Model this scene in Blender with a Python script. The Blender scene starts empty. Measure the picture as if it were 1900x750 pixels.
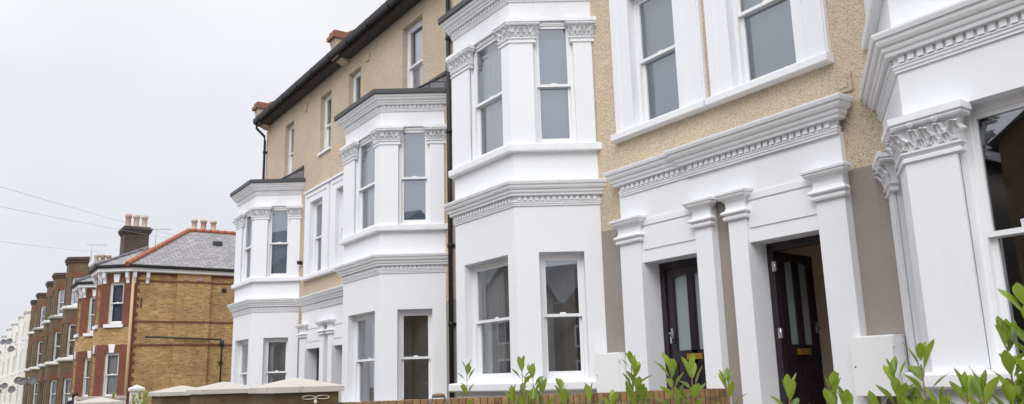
import bpy, math, random
from mathutils import Vector, Matrix
random.seed(7)
scene = bpy.context.scene
COL = scene.collection
R = math.radians
G0 = -1.6            # street level (the eye is the origin)
D = 7.4              # depth of the terrace's facade plane

# ------------------------------------------------------------------ materials
MATS = {}
def newmat(name):
    m = bpy.data.materials.new(name); m.use_nodes = True
    nt = m.node_tree
    for n in list(nt.nodes): nt.nodes.remove(n)
    out = nt.nodes.new('ShaderNodeOutputMaterial')
    MATS[name] = m
    return m, nt, out
def N(nt, typ, **kw):
    n = nt.nodes.new(typ)
    for k, v in kw.items():
        if k in n.inputs: n.inputs[k].default_value = v
        else: setattr(n, k, v)
    return n
def L(nt, a, b): nt.links.new(a, b)
def ramp(nt, fac, stops):
    r = nt.nodes.new('ShaderNodeValToRGB')
    e = r.color_ramp.elements
    while len(e) < len(stops): e.new(0.5)
    for i, (p, c) in enumerate(stops):
        e[i].position = p; e[i].color = (*c, 1) if len(c) == 3 else c
    L(nt, fac, r.inputs['Fac']); return r
def mixc(nt, fac, a, b, mode='MIX'):
    m = nt.nodes.new('ShaderNodeMix'); m.data_type = 'RGBA'; m.blend_type = mode
    for sock, v in ((m.inputs[0], fac), (m.inputs[6], a), (m.inputs[7], b)):
        if hasattr(v, 'is_linked') or hasattr(v, 'links'): L(nt, v, sock)
        else: sock.default_value = v if not isinstance(v, tuple) else ((*v, 1) if len(v) == 3 else v)
    return m.outputs[2]
def coords(nt, scale=(1, 1, 1), uv=False):
    t = nt.nodes.new('ShaderNodeTexCoord')
    mp = nt.nodes.new('ShaderNodeMapping'); mp.inputs['Scale'].default_value = scale
    if uv: L(nt, t.outputs['UV'], mp.inputs['Vector'])
    else:
        g = nt.nodes.new('ShaderNodeNewGeometry'); L(nt, g.outputs['Position'], mp.inputs['Vector'])
    return mp.outputs['Vector']
def noise(nt, vec, scale, detail=4, rough=.55):
    n = N(nt, 'ShaderNodeTexNoise', Scale=scale, Detail=detail, Roughness=rough); L(nt, vec, n.inputs['Vector']); return n.outputs['Fac']

def paint(name, col, rough=.5, var=.05, bump=.15, bscale=60, dirt=(.62, .60, .55), dirt_amt=.12, spec=.4):
    m, nt, out = newmat(name)
    v = coords(nt); p = N(nt, 'ShaderNodeBsdfPrincipled', Roughness=rough)
    p.inputs['Specular IOR Level'].default_value = spec
    n1 = noise(nt, v, 1.3, 5)
    c = mixc(nt, n1, tuple(max(0, x * (1 - var)) for x in col), tuple(min(1, x * (1 + var)) for x in col))
    vs = coords(nt, (6, 6, .5)); n2 = noise(nt, vs, 1.5, 6, .65)      # rain streaks
    r = ramp(nt, n2, [(.55, (0, 0, 0)), (.8, (dirt_amt,) * 3)])
    c = mixc(nt, r.outputs['Color'], c, dirt)
    n4 = noise(nt, v, 9, 6, .7); r4 = ramp(nt, n4, [(.60, (0, 0, 0)), (.78, (dirt_amt * .8,) * 3)])
    c = mixc(nt, r4.outputs['Color'], c, tuple(x * .8 for x in dirt))
    L(nt, c, p.inputs['Base Color'])
    n3 = noise(nt, v, bscale, 3); n5 = noise(nt, v, 5, 2)
    a = N(nt, 'ShaderNodeMath', operation='MULTIPLY_ADD'); L(nt, n5, a.inputs[0]); a.inputs[1].default_value = 3.0; L(nt, n3, a.inputs[2])
    b = N(nt, 'ShaderNodeBump', Strength=bump, Distance=.01); L(nt, a.outputs[0], b.inputs['Height'])
    L(nt, b.outputs['Normal'], p.inputs['Normal'])
    L(nt, p.outputs[0], out.inputs['Surface']); return m
def plain(name, col, rough=.5, metal=0.0, var=.1, nscale=8, bump=0.0):
    m, nt, out = newmat(name)
    v = coords(nt); p = N(nt, 'ShaderNodeBsdfPrincipled', Roughness=rough, Metallic=metal)
    n1 = noise(nt, v, nscale, 5)
    L(nt, mixc(nt, n1, tuple(x * (1 - var) for x in col), tuple(min(1, x * (1 + var)) for x in col)), p.inputs['Base Color'])
    if bump:
        b = N(nt, 'ShaderNodeBump', Strength=bump, Distance=.01); L(nt, noise(nt, v, nscale * 6, 4), b.inputs['Height']); L(nt, b.outputs['Normal'], p.inputs['Normal'])
    L(nt, p.outputs[0], out.inputs['Surface']); return m
def pebble(name, lo, mid, hi):
    m, nt, out = newmat(name)
    v = coords(nt); p = N(nt, 'ShaderNodeBsdfPrincipled', Roughness=.9)
    vo = N(nt, 'ShaderNodeTexVoronoi', Scale=105.0); L(nt, v, vo.inputs['Vector'])
    vo2 = N(nt, 'ShaderNodeTexVoronoi', Scale=55.0); L(nt, v, vo2.inputs['Vector'])
    sep = N(nt, 'ShaderNodeSeparateColor'); L(nt, vo.outputs['Color'], sep.inputs[0])
    c = ramp(nt, sep.outputs[0], [(0, lo), (.35, mid), (.8, mid), (1, hi)]).outputs['Color']
    big = noise(nt, v, .9, 6, .6)
    c = mixc(nt, ramp(nt, big, [(.38, (0, 0, 0)), (.68, (.7,) * 3)]).outputs['Color'], c, tuple(x * .76 for x in mid))
    mid_n = noise(nt, v, 14, 4, .7)
    c = mixc(nt, ramp(nt, mid_n, [(.5, (0, 0, 0)), (.75, (.5,) * 3)]).outputs['Color'], c, tuple(x * .62 for x in mid))
    cr = ramp(nt, vo.outputs['Distance'], [(.45, (0, 0, 0)), (.8, (.65,) * 3)])
    c = mixc(nt, cr.outputs['Color'], c, tuple(x * .4 for x in lo))
    L(nt, c, p.inputs['Base Color'])
    lump = noise(nt, v, 17, 3, .6)
    s0 = N(nt, 'ShaderNodeMath', operation='MULTIPLY_ADD'); L(nt, lump, s0.inputs[0]); s0.inputs[1].default_value = -2.2; L(nt, vo2.outputs['Distance'], s0.inputs[2])
    s = N(nt, 'ShaderNodeMath', operation='ADD'); L(nt, vo.outputs['Distance'], s.inputs[0]); L(nt, s0.outputs[0], s.inputs[1])
    b = N(nt, 'ShaderNodeBump', Strength=.7, Distance=.014, invert=True); L(nt, s.outputs[0], b.inputs['Height'])
    L(nt, b.outputs['Normal'], p.inputs['Normal']); L(nt, p.outputs[0], out.inputs['Surface']); return m
def brick(name, c1, c2, mortar, bw=.225, rh=.075, ms=.012, blot=.5, dark=(.05, .035, .025), dark_amt=.5):
    m, nt, out = newmat(name)
    v = coords(nt, uv=True); g = coords(nt)
    p = N(nt, 'ShaderNodeBsdfPrincipled', Roughness=.9)
    t = N(nt, 'ShaderNodeTexBrick', Scale=1.0); L(nt, v, t.inputs['Vector'])
    t.inputs['Brick Width'].default_value = bw; t.inputs['Row Height'].default_value = rh
    t.inputs['Mortar Size'].default_value = ms; t.inputs['Mortar Smooth'].default_value = .3
    t.inputs['Color1'].default_value = (*c1, 1); t.inputs['Color2'].default_value = (*c2, 1); t.inputs['Mortar'].default_value = (*mortar, 1)
    t.inputs['Bias'].default_value = -.1
    n1 = noise(nt, g, 3, 6, .65)
    c = mixc(nt, ramp(nt, n1, [(.35, (0, 0, 0)), (.75, (blot,) * 3)]).outputs['Color'], t.outputs['Color'], tuple(x * .5 for x in c1))
    n0 = noise(nt, g, .8, 5, .7)
    c = mixc(nt, ramp(nt, n0, [(.45, (0, 0, 0)), (.68, (blot * .9,) * 3)]).outputs['Color'], c, tuple(x * .45 for x in c2))
    vm = coords(nt, (1 / bw, 1 / rh, 1), uv=True)
    wn = noise(nt, vm, 1.5, 2)
    c = mixc(nt, ramp(nt, wn, [(.56, (0, 0, 0)), (.68, (dark_amt,) * 3)]).outputs['Color'], c, dark)
    L(nt, c, p.inputs['Base Color'])
    inv = N(nt, 'ShaderNodeMath', operation='SUBTRACT'); L(nt, noise(nt, g, 90, 3), inv.inputs[0]); L(nt, t.outputs['Fac'], inv.inputs[1])
    b = N(nt, 'ShaderNodeBump', Strength=.6, Distance=.01); L(nt, inv.outputs[0], b.inputs['Height'])
    L(nt, b.outputs['Normal'], p.inputs['Normal']); L(nt, p.outputs[0], out.inputs['Surface']); return m
def glass_mat(name, tint, refl):
    m, nt, out = newmat(name)
    tr = N(nt, 'ShaderNodeBsdfTransparent'); tr.inputs['Color'].default_value = (*tint, 1)
    gl = N(nt, 'ShaderNodeBsdfGlossy', Roughness=.015); gl.inputs['Color'].default_value = (.93, .96, 1, 1)
    v = coords(nt); b = N(nt, 'ShaderNodeBump', Strength=.02, Distance=.05); L(nt, noise(nt, v, .9, 0), b.inputs['Height'])
    L(nt, b.outputs['Normal'], gl.inputs['Normal'])
    f = N(nt, 'ShaderNodeFresnel', IOR=1.55)
    mr = N(nt, 'ShaderNodeMapRange'); L(nt, f.outputs[0], mr.inputs['Value'])
    mr.inputs['From Min'].default_value = .03; mr.inputs['From Max'].default_value = 1.0; mr.inputs['To Min'].default_value = refl; mr.inputs['To Max'].default_value = 1.0
    mx = N(nt, 'ShaderNodeMixShader'); L(nt, mr.outputs[0], mx.inputs['Fac']); L(nt, tr.outputs[0], mx.inputs[1]); L(nt, gl.outputs[0], mx.inputs[2])
    L(nt, mx.outputs[0], out.inputs['Surface']); return m
def cloth_mat(name, col, fold_shade_freq=26.0, amt=.22):
    m, nt, out = newmat(name)
    v = coords(nt); p = N(nt, 'ShaderNodeBsdfPrincipled', Roughness=.9)
    vs = coords(nt, (1, 1, .03)); n = noise(nt, vs, fold_shade_freq * .35, 2)  # fold shading put into the cloth colour as vertical light and dark bands
    L(nt, mixc(nt, n, tuple(x * (1 - amt) for x in col), tuple(min(1, x * (1 + amt)) for x in col)), p.inputs['Base Color'])
    L(nt, p.outputs[0], out.inputs['Surface']); return m
def leaf_mat(name, deep, light):
    m, nt, out = newmat(name)
    at = N(nt, 'ShaderNodeAttribute', attribute_name='tone')
    v = coords(nt)
    c = mixc(nt, at.outputs['Fac'], deep, light)
    c = mixc(nt, ramp(nt, noise(nt, v, 45, 4), [(.4, (0, 0, 0)), (.8, (.3,) * 3)]).outputs['Color'], c, tuple(x * .55 for x in deep))
    ve = N(nt, 'ShaderNodeAttribute', attribute_name='vein')
    c = mixc(nt, ramp(nt, ve.outputs['Fac'], [(.55, (0, 0, 0)), (1, (.55,) * 3)]).outputs['Color'], c, (.32, .42, .10))
    g = N(nt, 'ShaderNodeNewGeometry')
    c = mixc(nt, g.outputs['Backfacing'], c, tuple(x * 1.1 + .03 for x in light))
    p = N(nt, 'ShaderNodeBsdfPrincipled', Roughness=.30); L(nt, c, p.inputs['Base Color'])
    p.inputs['Specular IOR Level'].default_value = .45
    t = N(nt, 'ShaderNodeBsdfTranslucent'); L(nt, c, t.inputs['Color'])
    mx = N(nt, 'ShaderNodeMixShader', Fac=.3); L(nt, p.outputs[0], mx.inputs[1]); L(nt, t.outputs[0], mx.inputs[2])
    L(nt, mx.outputs[0], out.inputs['Surface']); return m

paint('white_render', (.815, .828, .852), .55, .025, .09, 55, dirt_amt=.11)
paint('white_trim', (.815, .826, .845), .42, .03, .08, 40, dirt=(.50, .48, .42), dirt_amt=.28)
paint('upvc', (.82, .825, .835), .28, .015, .0, 10, dirt_amt=.05, spec=.5)
pebble('pebble_sand', (.67, .545, .39), (.86, .705, .50), (.92, .825, .66))
pebble('pebble_buff', (.58, .46, .345), (.775, .62, .455), (.85, .73, .59))
paint('grey_render', (.315, .275, .245), .85, .14, .3, 26, dirt=(.2, .17, .15), dirt_amt=.35)
paint('band_render', (.36, .30, .26), .85, .12, .3, 26, dirt=(.2, .17, .14), dirt_amt=.3)
plain('lead', (.045, .047, .052), .5, 0, .3, 5, .1)
plain('black_plastic', (.012, .012, .013), .6, 0, .3, 4)
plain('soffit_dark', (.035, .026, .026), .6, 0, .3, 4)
brick('slate', (.17, .17, .185), (.25, .245, .26), (.08, .08, .085), .3, .2, .012, .4, (.09, .09, .10), .6)
brick('slate_pale', (.27, .26, .265), (.40, .385, .385), (.15, .145, .15), .32, .22, .02, .45, (.17, .165, .17), .8)
plain('aubergine', (.022, .014, .020), .25, 0, .2, 6)
plain('brass', (.62, .40, .07), .28, .75, .15, 20)
plain('chrome', (.55, .55, .56), .22, .9, .1, 20)
plain('hall_wall', (.80, .70, .60), .8, 0, .06, 2)
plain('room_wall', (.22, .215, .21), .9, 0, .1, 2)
glass_mat('glass_clear', (.80, .83, .84), .15)
glass_mat('glass_upper', (.90, .93, .96), .20)
glass_mat('glass_dark', (.90, .91, .92), .23)
cloth_mat('net_curtain', (.88, .89, .90), 26, .12)
cloth_mat('pale_curtain', (.88, .91, .92), 22, .14)
cloth_mat('grey_blind', (.34, .41, .51), 8, .10)
cloth_mat('teal_blind', (.62, .72, .72), 3, .08)
plain('backing_grey', (.50, .495, .49), .9, 0, .35, 1.6)
plain('frosted', (.27, .32, .32), .35, 0, .08, 5)
plain('meter_white', (.86, .86, .85), .4, 0, .03, 5)
brick('stock_brick', (.40, .255, .105), (.25, .155, .07), (.33, .27, .19), blot=.35, dark=(.09, .055, .035), dark_amt=.65)
brick('edge_brick', (.47, .28, .125), (.21, .115, .065), (.20, .165, .12), .0765, .24, .006, .5, (.07, .04, .03), .7)
brick('garden_brick', (.30, .17, .07), (.19, .105, .05), (.20, .165, .12), blot=.6)
brick('pier_brick', (.20, .125, .055), (.13, .078, .036), (.14, .115, .08), blot=.7)
brick('yellow_brick', (.66, .42, .16), (.38, .22, .085), (.46, .35, .22), .24, .08, .013, .6, (.17, .095, .045), .85)
brick('red_brick', (.25, .075, .042), (.19, .06, .036), (.20, .11, .08), .23, .08, .01, .35, (.14, .04, .03), .4)
brick('brown_brick', (.20, .135, .068), (.14, .095, .05), (.17, .13, .09), .23, .08, .012, .5, (.06, .04, .03), .6)
brick('sooty_brick', (.11, .075, .055), (.075, .055, .042), (.10, .08, .065), .23, .08, .012, .5, (.04, .03, .025), .5)
plain('coping_clay', (.24, .105, .07), .85, 0, .3, 5, .2)
plain('terracotta', (.36, .115, .062), .8, 0, .25, 5, .2)
plain('pot_buff', (.52, .42, .32), .85, 0, .25, 4, .1)
plain('pot_pink', (.44, .29, .22), .85, 0, .25, 4, .1)
paint('old_render', (.36, .34, .31), .9, .2, .3, 20, dirt=(.14, .13, .11), dirt_amt=.6)
paint('cream_stucco', (.70, .68, .63), .7, .05, .1, 20, dirt=(.4, .38, .32), dirt_amt=.3)
paint('cap_stone', (.52, .47, .415), .85, .12, .35, 45, dirt=(.23, .20, .165), dirt_amt=.55)
plain('cast_iron', (.03, .028, .027), .6, 0, .3, 8)
plain('clay_pipe', (.55, .40, .22), .6, 0, .15, 4)
plain('dish_grey', (.10, .10, .105), .55, 0, .2, 4)
plain('cord', (.70, .62, .50), .9, 0, .1, 30)
plain('blue_wire', (.03, .14, .30), .4, 0, .2, 20)
plain('grip_wood', (.24, .15, .09), .7, 0, .3, 40)
plain('bucket_black', (.03, .03, .032), .5, 0, .2, 8)
plain('stem_bark', (.22, .10, .045), .7, 0, .25, 50)
plain('stem_green', (.20, .26, .05), .6, 0, .2, 50)
leaf_mat('hedge_leaf', (.036, .085, .005), (.235, .33, .014))
leaf_mat('shrub_leaf', (.12, .17, .02), (.32, .36, .05))
plain('concrete', (.42, .41, .39), .9, 0, .15, 3, .3)
plain('asphalt', (.055, .055, .057), .9, 0, .2, 12, .4)
plain('soil', (.07, .05, .035), .95, 0, .3, 10, .5)
plain('earth', (.13, .12, .085), .95, 0, .25, 2, .3)
plain('skin', (.45, .28, .20), .6, 0, .05, 10)
plain('dark_coat', (.018, .018, .024), .85, 0, .2, 10)
plain('dark_hair', (.02, .014, .01), .6, 0, .2, 30)
plain('cable', (.42, .42, .44), .6, 0, .1, 3)
plain('sticker', (.62, .64, .66), .6, 0, .05, 20)
plain('blue_check', (.22, .25, .40), .9, 0, .4, 30)

# ------------------------------------------------------------------ mesh builder
class MB:
    def __init__(s): s.v = []; s.f = []; s.sm = []; s.tone = None; s.vein = None
    def add(s, verts, faces, smooth=False):
        b = len(s.v); s.v += [tuple(p) for p in verts]
        for f in faces: s.f.append(tuple(b + i for i in f)); s.sm.append(smooth)
        return b
    def quad(s, a, b, c, d): s.add([a, b, c, d], [(0, 1, 2, 3)])
    def box(s, x0, x1, y0, y1, z0, z1):
        s.hexa([(x0, y0, z0), (x1, y0, z0), (x1, y1, z0), (x0, y1, z0)], [(x0, y0, z1), (x1, y0, z1), (x1, y1, z1), (x0, y1, z1)])
    def hexa(s, bot, top):
        n = len(bot); s.loft([bot, top], True, True, True)
    def loft(s, rings, closed=False, cap0=False, cap1=False, smooth=False):
        n = len(rings[0]); vs = [p for r in rings for p in r]; fs = []
        for i in range(len(rings) - 1):
            for j in range(n if closed else n - 1):
                k = (j + 1) % n
                fs.append((i * n + j, i * n + k, (i + 1) * n + k, (i + 1) * n + j))
        b = s.add(vs, fs, smooth)
        if cap0: s.f.append(tuple(b + j for j in reversed(range(n)))); s.sm.append(False)
        if cap1: s.f.append(tuple(b + (len(rings) - 1) * n + j for j in range(n))); s.sm.append(False)
    def tube(s, pts, r, n=8, caps=True):
        rings = []
        pts = [Vector(p) for p in pts]
        for i, p in enumerate(pts):
            d = (pts[min(i + 1, len(pts) - 1)] - pts[max(i - 1, 0)]).normalized()
            up = Vector((0, 0, 1)) if abs(d.z) < .95 else Vector((1, 0, 0))
            a = d.cross(up).normalized(); b = a.cross(d)
            rr = r[i] if isinstance(r, (list, tuple)) else r
            rings.append([p + a * math.cos(t) * rr + b * math.sin(t) * rr for t in [2 * math.pi * k / n for k in range(n)]])
        s.loft(rings, True, caps, caps, True)
    def lathe(s, c, prof, n=16, smooth=True):
        rings = [[(c[0] + r * math.cos(2 * math.pi * k / n), c[1] + r * math.sin(2 * math.pi * k / n), c[2] + z) for k in range(n)] for r, z in prof]
        s.loft(rings, True, True, True, smooth)
    def build(s, name, mat, parent=None):
        me = bpy.data.meshes.new(name); me.from_pydata(s.v, [], s.f); me.validate()
        uv = me.uv_layers.new(name='UVMap')
        Z = Vector((0, 0, 1))
        for p in me.polygons:
            n = p.normal
            if abs(n.z) > .97: t, b = Vector((1, 0, 0)), Vector((0, 1, 0))
            else: t = Z.cross(n).normalized(); b = n.cross(t)
            for li in p.loop_indices:
                co = me.vertices[me.loops[li].vertex_index].co
                uv.data[li].uv = (co.dot(t), co.dot(b))
        if len(s.sm) == len(me.polygons): me.polygons.foreach_set('use_smooth', s.sm)
        for nm, arr in (('tone', s.tone), ('vein', s.vein)):
            if arr:
                a = me.attributes.new(nm, 'FLOAT', 'POINT'); a.data.foreach_set('value', arr)
        me.materials.append(MATS[mat])
        o = bpy.data.objects.new(name, me); COL.objects.link(o)
        if parent is not None: 
            o.parent = parent; o.matrix_parent_inverse = world(parent).inverted()
        return o
def world(o):
    return Matrix.Translation(o.location) if o.type == 'EMPTY' else Matrix.Identity(4)
def tag(o, label=None, cat=None, group=None, kind=None):
    for k, v in (('label', label), ('category', cat), ('group', group), ('kind', kind)):
        if v: o[k] = v
    return o
def thing(name, loc, label, cat, group=None):
    o = bpy.data.objects.new(name, None); o.empty_display_size = .2; o.location = loc; COL.objects.link(o)
    return tag(o, label, cat, group)
def structure(mb, name, mat): return tag(mb.build(name, mat), kind='structure')

# a local frame on a vertical face: s runs to the right seen from outside, o is outward, z is up
class Face:
    def __init__(f, O, t):
        f.O = Vector((O[0], O[1], O[2] if len(O) > 2 else 0)); f.t = Vector((t[0], t[1], 0)).normalized(); f.n = Vector((f.t.y, -f.t.x, 0))
    def p(f, s, o, z): return f.O + f.t * s + f.n * o + Vector((0, 0, z))
    def box(f, mb, s0, s1, o0, o1, z0, z1):
        q = lambda z: [f.p(s0, o1, z), f.p(s1, o1, z), f.p(s1, o0, z), f.p(s0, o0, z)]
        mb.hexa(q(z0), q(z1))
    def poly(f, mb, pts, o0, o1):                       # extruded outline, pts (s, z) anticlockwise seen from outside
        mb.loft([[f.p(s, o0, z) for s, z in pts], [f.p(s, o1, z) for s, z in pts]], True, True, True)
    def wall(f, mb, S0, S1, Z0, Z1, holes=(), out=0.0):   # holes: (s0, s1, z0, z1, depth)
        ss = sorted({S0, S1, *[h[0] for h in holes], *[h[1] for h in holes]}); zs = sorted({Z0, Z1, *[h[2] for h in holes], *[h[3] for h in holes]})
        ss = [s for s in ss if S0 <= s <= S1]; zs = [z for z in zs if Z0 <= z <= Z1]
        for i in range(len(ss) - 1):
            for j in range(len(zs) - 1):
                cs, cz = (ss[i] + ss[i + 1]) / 2, (zs[j] + zs[j + 1]) / 2
                if any(h[0] < cs < h[1] and h[2] < cz < h[3] for h in holes): continue
                mb.quad(f.p(ss[i], out, zs[j]), f.p(ss[i + 1], out, zs[j]), f.p(ss[i + 1], out, zs[j + 1]), f.p(ss[i], out, zs[j + 1]))
        for s0, s1, z0, z1, d in holes:
            q = [(s0, z0), (s1, z0), (s1, z1), (s0, z1)]
            for k in range(4):
                a, b = q[k], q[(k + 1) % 4]
                if max(a[1], b[1]) <= Z0 or min(a[1], b[1]) >= Z1: continue
                mb.quad(f.p(a[0], out, a[1]), f.p(a[0], out - d, a[1]), f.p(b[0], out - d, b[1]), f.p(b[0], out, b[1]))

# ------------------------------------------------------------------ swept mouldings
def offset_path(pts, o, ends, wall_y=None):
    """pts run right to left round the outside; the offset is outward."""
    P = [Vector(p[:2]) for p in pts]; ds = [(P[i + 1] - P[i]).normalized() for i in range(len(P) - 1)]
    ns = [Vector((-d.y, d.x)) for d in ds]
    out = []
    for i in range(len(P)):
        if i == 0: q = P[0] + ns[0] * o; d = ds[0]
        elif i == len(P) - 1: q = P[-1] + ns[-1] * o; d = ds[-1]
        else:
            m = (ns[i - 1] + ns[i]).normalized(); q = P[i] + m * (o / max(.3, m.dot(ns[i]))); d = None
        if d is not None:
            if ends == 'plane' and abs(d.y) > .2:
                q = q + d * ((wall_y + .03 - q.y) / d.y)
            elif ends == 'ret':
                sg = -1 if i == 0 else 1
                e = q + d * o * sg; w = P[i] + d * o * sg - ns[0 if i == 0 else -1] * .03
                if i == 0: out += [w, e]
                else: out += [e, w]
                continue
        out.append(q)
    return out
def sweep(mb, pts, prof, ends, wall_y=None):
    rings = [[(q.x, q.y, z) for q in offset_path(pts, o, ends, wall_y)] for o, z in prof]
    mb.loft(rings)
    n = len(rings[0])
    for k in (0, len(rings) - 1):
        if ends == 'ret' and n >= 4: mb.add(rings[k], [tuple(range(n))])
def dentils(mb, pts, o0, o1, z0, z1, pitch=.078, fill=.64, inset=.03):
    for i in range(len(pts) - 1):
        a, b = Vector(pts[i + 1][:2]), Vector(pts[i][:2])
        f = Face((a.x, a.y, 0), (b - a)); Ln = (b - a).length
        n = max(1, int((Ln - 2 * inset) / pitch)); st = (Ln - 2 * inset) / n
        for k in range(n):
            s = inset + (k + .5) * st
            f.box(mb, s - st * fill / 2, s + st * fill / 2, o0, o1, z0, z1)
def cornice_prof(z0, h, p):
    base = [(-.02, 0), (.10, 0), (.10, .06), (.16, .08), (.16, .14), (.22, .16), (.22, .19), (.12, .21), (.12, .40), (.46, .41), (.48, .46), (.48, .50), (.58, .53), (.62, .58), (.62, .65), (.74, .67), (.82, .74), (.84, .80), (.84, .84), (.94, .85), (1.0, .95), (1.0, 1.0), (-.02, 1.06)]
    return [(a * p if a > 0 else a, z0 + b * h) for a, b in base]
def cornice(name, parent, pts, z0, h, p, ends, wall_y=None, mat='white_trim', pitch=.078):
    mb = MB(); sweep(mb, pts, cornice_prof(z0, h, p), ends, wall_y)
    dentils(mb, pts, .10 * p, .27 * p, z0 + .215 * h, z0 + .405 * h, pitch)
    return mb.build(name, mat, parent)

# carved leaf for the capitals
def carved_leaf(mb, f, s, o, z, w, h, curl, lean=0.0):
    rows = []
    for i in range(6):
        v = i / 5; ww = w * (0.45 + .75 * math.sin(math.pi * min(1, v * 1.05)) ** .8) * (1 - .55 * v ** 3) * (1 + .20 * (-1) ** i)
        zz = z + h * (v if v < .8 else .8 + (v - .8) * .2) - (h * .10 if i == 5 else 0)
        oo = o + .012 + curl * v ** 2.0
        ss = s + lean * v
        rows.append([f.p(ss + ww * u, oo + dz, zz - abs(u) * h * .05) for u, dz in ((-.5, -.010), (-.27, .010), (-.12, -.003), (0, .015), (.12, -.003), (.27, .010), (.5, -.010))])
    mb.loft(rows, smooth=False)
def capital(name, parent, pts, z0, h, flare=.10, mat='white_trim', scale=1.0):
    mb = MB(); k = scale
    prof = [(-.02, -.05), (.035 * k, -.05), (.05 * k, -.04), (.05 * k, -.015), (.03 * k, 0), (.045 * k, .02), (.06 * k, .025), (.06 * k, .04), (.03 * k, .05)]
    H = h - .05
    bell = [(.03 + (flare * .55 - .03) * (t ** 2), .05 + (H - .05 - .05) * t) for t in (0, .25, .5, .75, 1)]
    prof += bell + [(flare * .9, H - .05), (flare, H - .035), (flare * .96, H - .02), (flare * 1.12, H - .01), (flare * 1.12, H + .045), (-.02, H + .05)]
    sweep(mb, pts, [(o, z0 + z) for o, z in prof], 'ret')
    for i in range(len(pts) - 1):
        a, b = Vector(pts[i + 1][:2]), Vector(pts[i][:2]); Ln = (b - a).length
        f = Face((a.x, a.y, 0), (b - a))
        n = max(1, round(Ln / (.17 * k))); st = Ln / n
        for j in range(n * 2):                           # low row
            carved_leaf(mb, f, (j + .5) * st / 2, .026, z0 + .045, st * .56, (H - .1) * .50, .050 * k)
        for j in range(n):                               # tall leaf at the middle of each bay of the bell
            carved_leaf(mb, f, (j + .5) * st, .030, z0 + .06, st * .62, (H - .1) * .98, .080 * k)
        for sx, ln in [(0, -.045)] + [(j * st, 0) for j in range(1, n)] + [(Ln, .045)]:   # splayed corner leaves
            carved_leaf(mb, f, sx, .034, z0 + .06, st * .72, (H - .1) * .90, .105 * k, lean=ln)
        for sx in [(q + .5) * st for q in range(n)]:      # rosette under the abacus
            c = f.p(sx, flare * .80, z0 + H - .035); r = .030 * k
            rings = []
            for oo, rr in ((-.03, r), (.015, r), (.026, r * .7), (.014, r * .45), (.034, r * .3)):
                rings.append([c + f.n * oo + f.t * rr * math.cos(t) + Vector((0, 0, rr * math.sin(t))) for t in [2 * math.pi * q / 8 for q in range(8)]])
            mb.loft(rings, True, True, True)
    return mb.build(name, mat, parent)

# ------------------------------------------------------------------ sash window
def sash(house, f, s0, s1, z0, z1, r=.13, glass='glass_clear', back=None, back_d=.10, rail=None, name='window', fm='upvc', vent=True, sill=None, back_span=(0, 1), meet=.04, label=None):
    mb = MB(); w = .05
    h = z1 - z0; zr = z0 + h * (rail or .5)
    f.box(mb, s0, s0 + w, -r - .12, -r, z0, z1); f.box(mb, s1 - w, s1, -r - .12, -r, z0, z1)
    f.box(mb, s0 + w, s1 - w, -r - .12, -r + .002, z1 - w * 1.3, z1); f.box(mb, s0 + w, s1 - w, -r - .12, -r + .004, z0, z0 + .035)
    a, b = s0 + w, s1 - w; t = .042
    # upper sash (outer), lower sash (inner)
    for (p0, p1, q0, q1, tb, tt) in ((zr - meet / 2, z1 - w * 1.3, -r - .055, -r - .012, meet, t), (z0 + .035, zr + meet / 2 - .004, -r - .105, -r - .06, .07, meet)):
        f.box(mb, a, a + t, q0, q1, p0, p1); f.box(mb, b - t, b, q0, q1, p0, p1)
        f.box(mb, a + t, b - t, q0, q1 - .001, p0, p0 + tb); f.box(mb, a + t, b - t, q0, q1 - .001, p1 - tt, p1)
    if vent and s1 - s0 > .5: f.box(mb, s0 + (s1 - s0) * .25, s1 - (s1 - s0) * .25, -r + .002, -r + .012, z1 - w * .95, z1 - w * .45)
    c = (s0 + s1) / 2; f.box(mb, c - .04, c + .04, -r - .06, -r - .03, zr + meet / 2, zr + meet / 2 + .022)
    win = mb.build(name, fm, house)
    if label: win['label'] = label
    g = MB()
    for (p0, p1, q) in ((zr + meet / 2, z1 - w * 1.3 - t, -r - .035), (z0 + .105, zr - meet / 2, -r - .085)):
        g.quad(f.p(a + t, q, p0), f.p(b - t, q, p0), f.p(b - t, q, p1), f.p(a + t, q, p1))
    g.build('pane', glass, win)
    for back, back_span in ([] if not back else back if isinstance(back, list) else [(back, back_span)]):
        m = MB(); n = 14
        u0, u1 = s0 + (s1 - s0) * back_span[0], s0 + (s1 - s0) * back_span[1]
        amp = .0 if 'blind' in back else .018
        bd = back_d if back != 'backing_grey' else .6  # grey plane added behind ground-floor glass to make the dark panes paler
        if back == 'backing_grey': amp = 0.0
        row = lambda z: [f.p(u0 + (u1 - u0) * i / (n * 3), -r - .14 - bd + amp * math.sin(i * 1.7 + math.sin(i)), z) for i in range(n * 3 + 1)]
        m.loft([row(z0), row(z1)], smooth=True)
        m.build('blind' if 'blind' in back else 'added_backing' if back == 'backing_grey' else 'curtain', back, win)
    if sill:
        m = MB(); so, sh, ov = sill
        f.poly_sill = None
        q = [(-r, 0), (so, -.015), (so, -sh), (so - .03, -sh), (-.02, -sh)]
        m.loft([[f.p(s0 - ov, o, z0 + z) for o, z in q], [f.p(s1 + ov, o, z0 + z) for o, z in q]], True, True, True)
        m.build('sill', 'white_trim', win)
    return win

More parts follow.
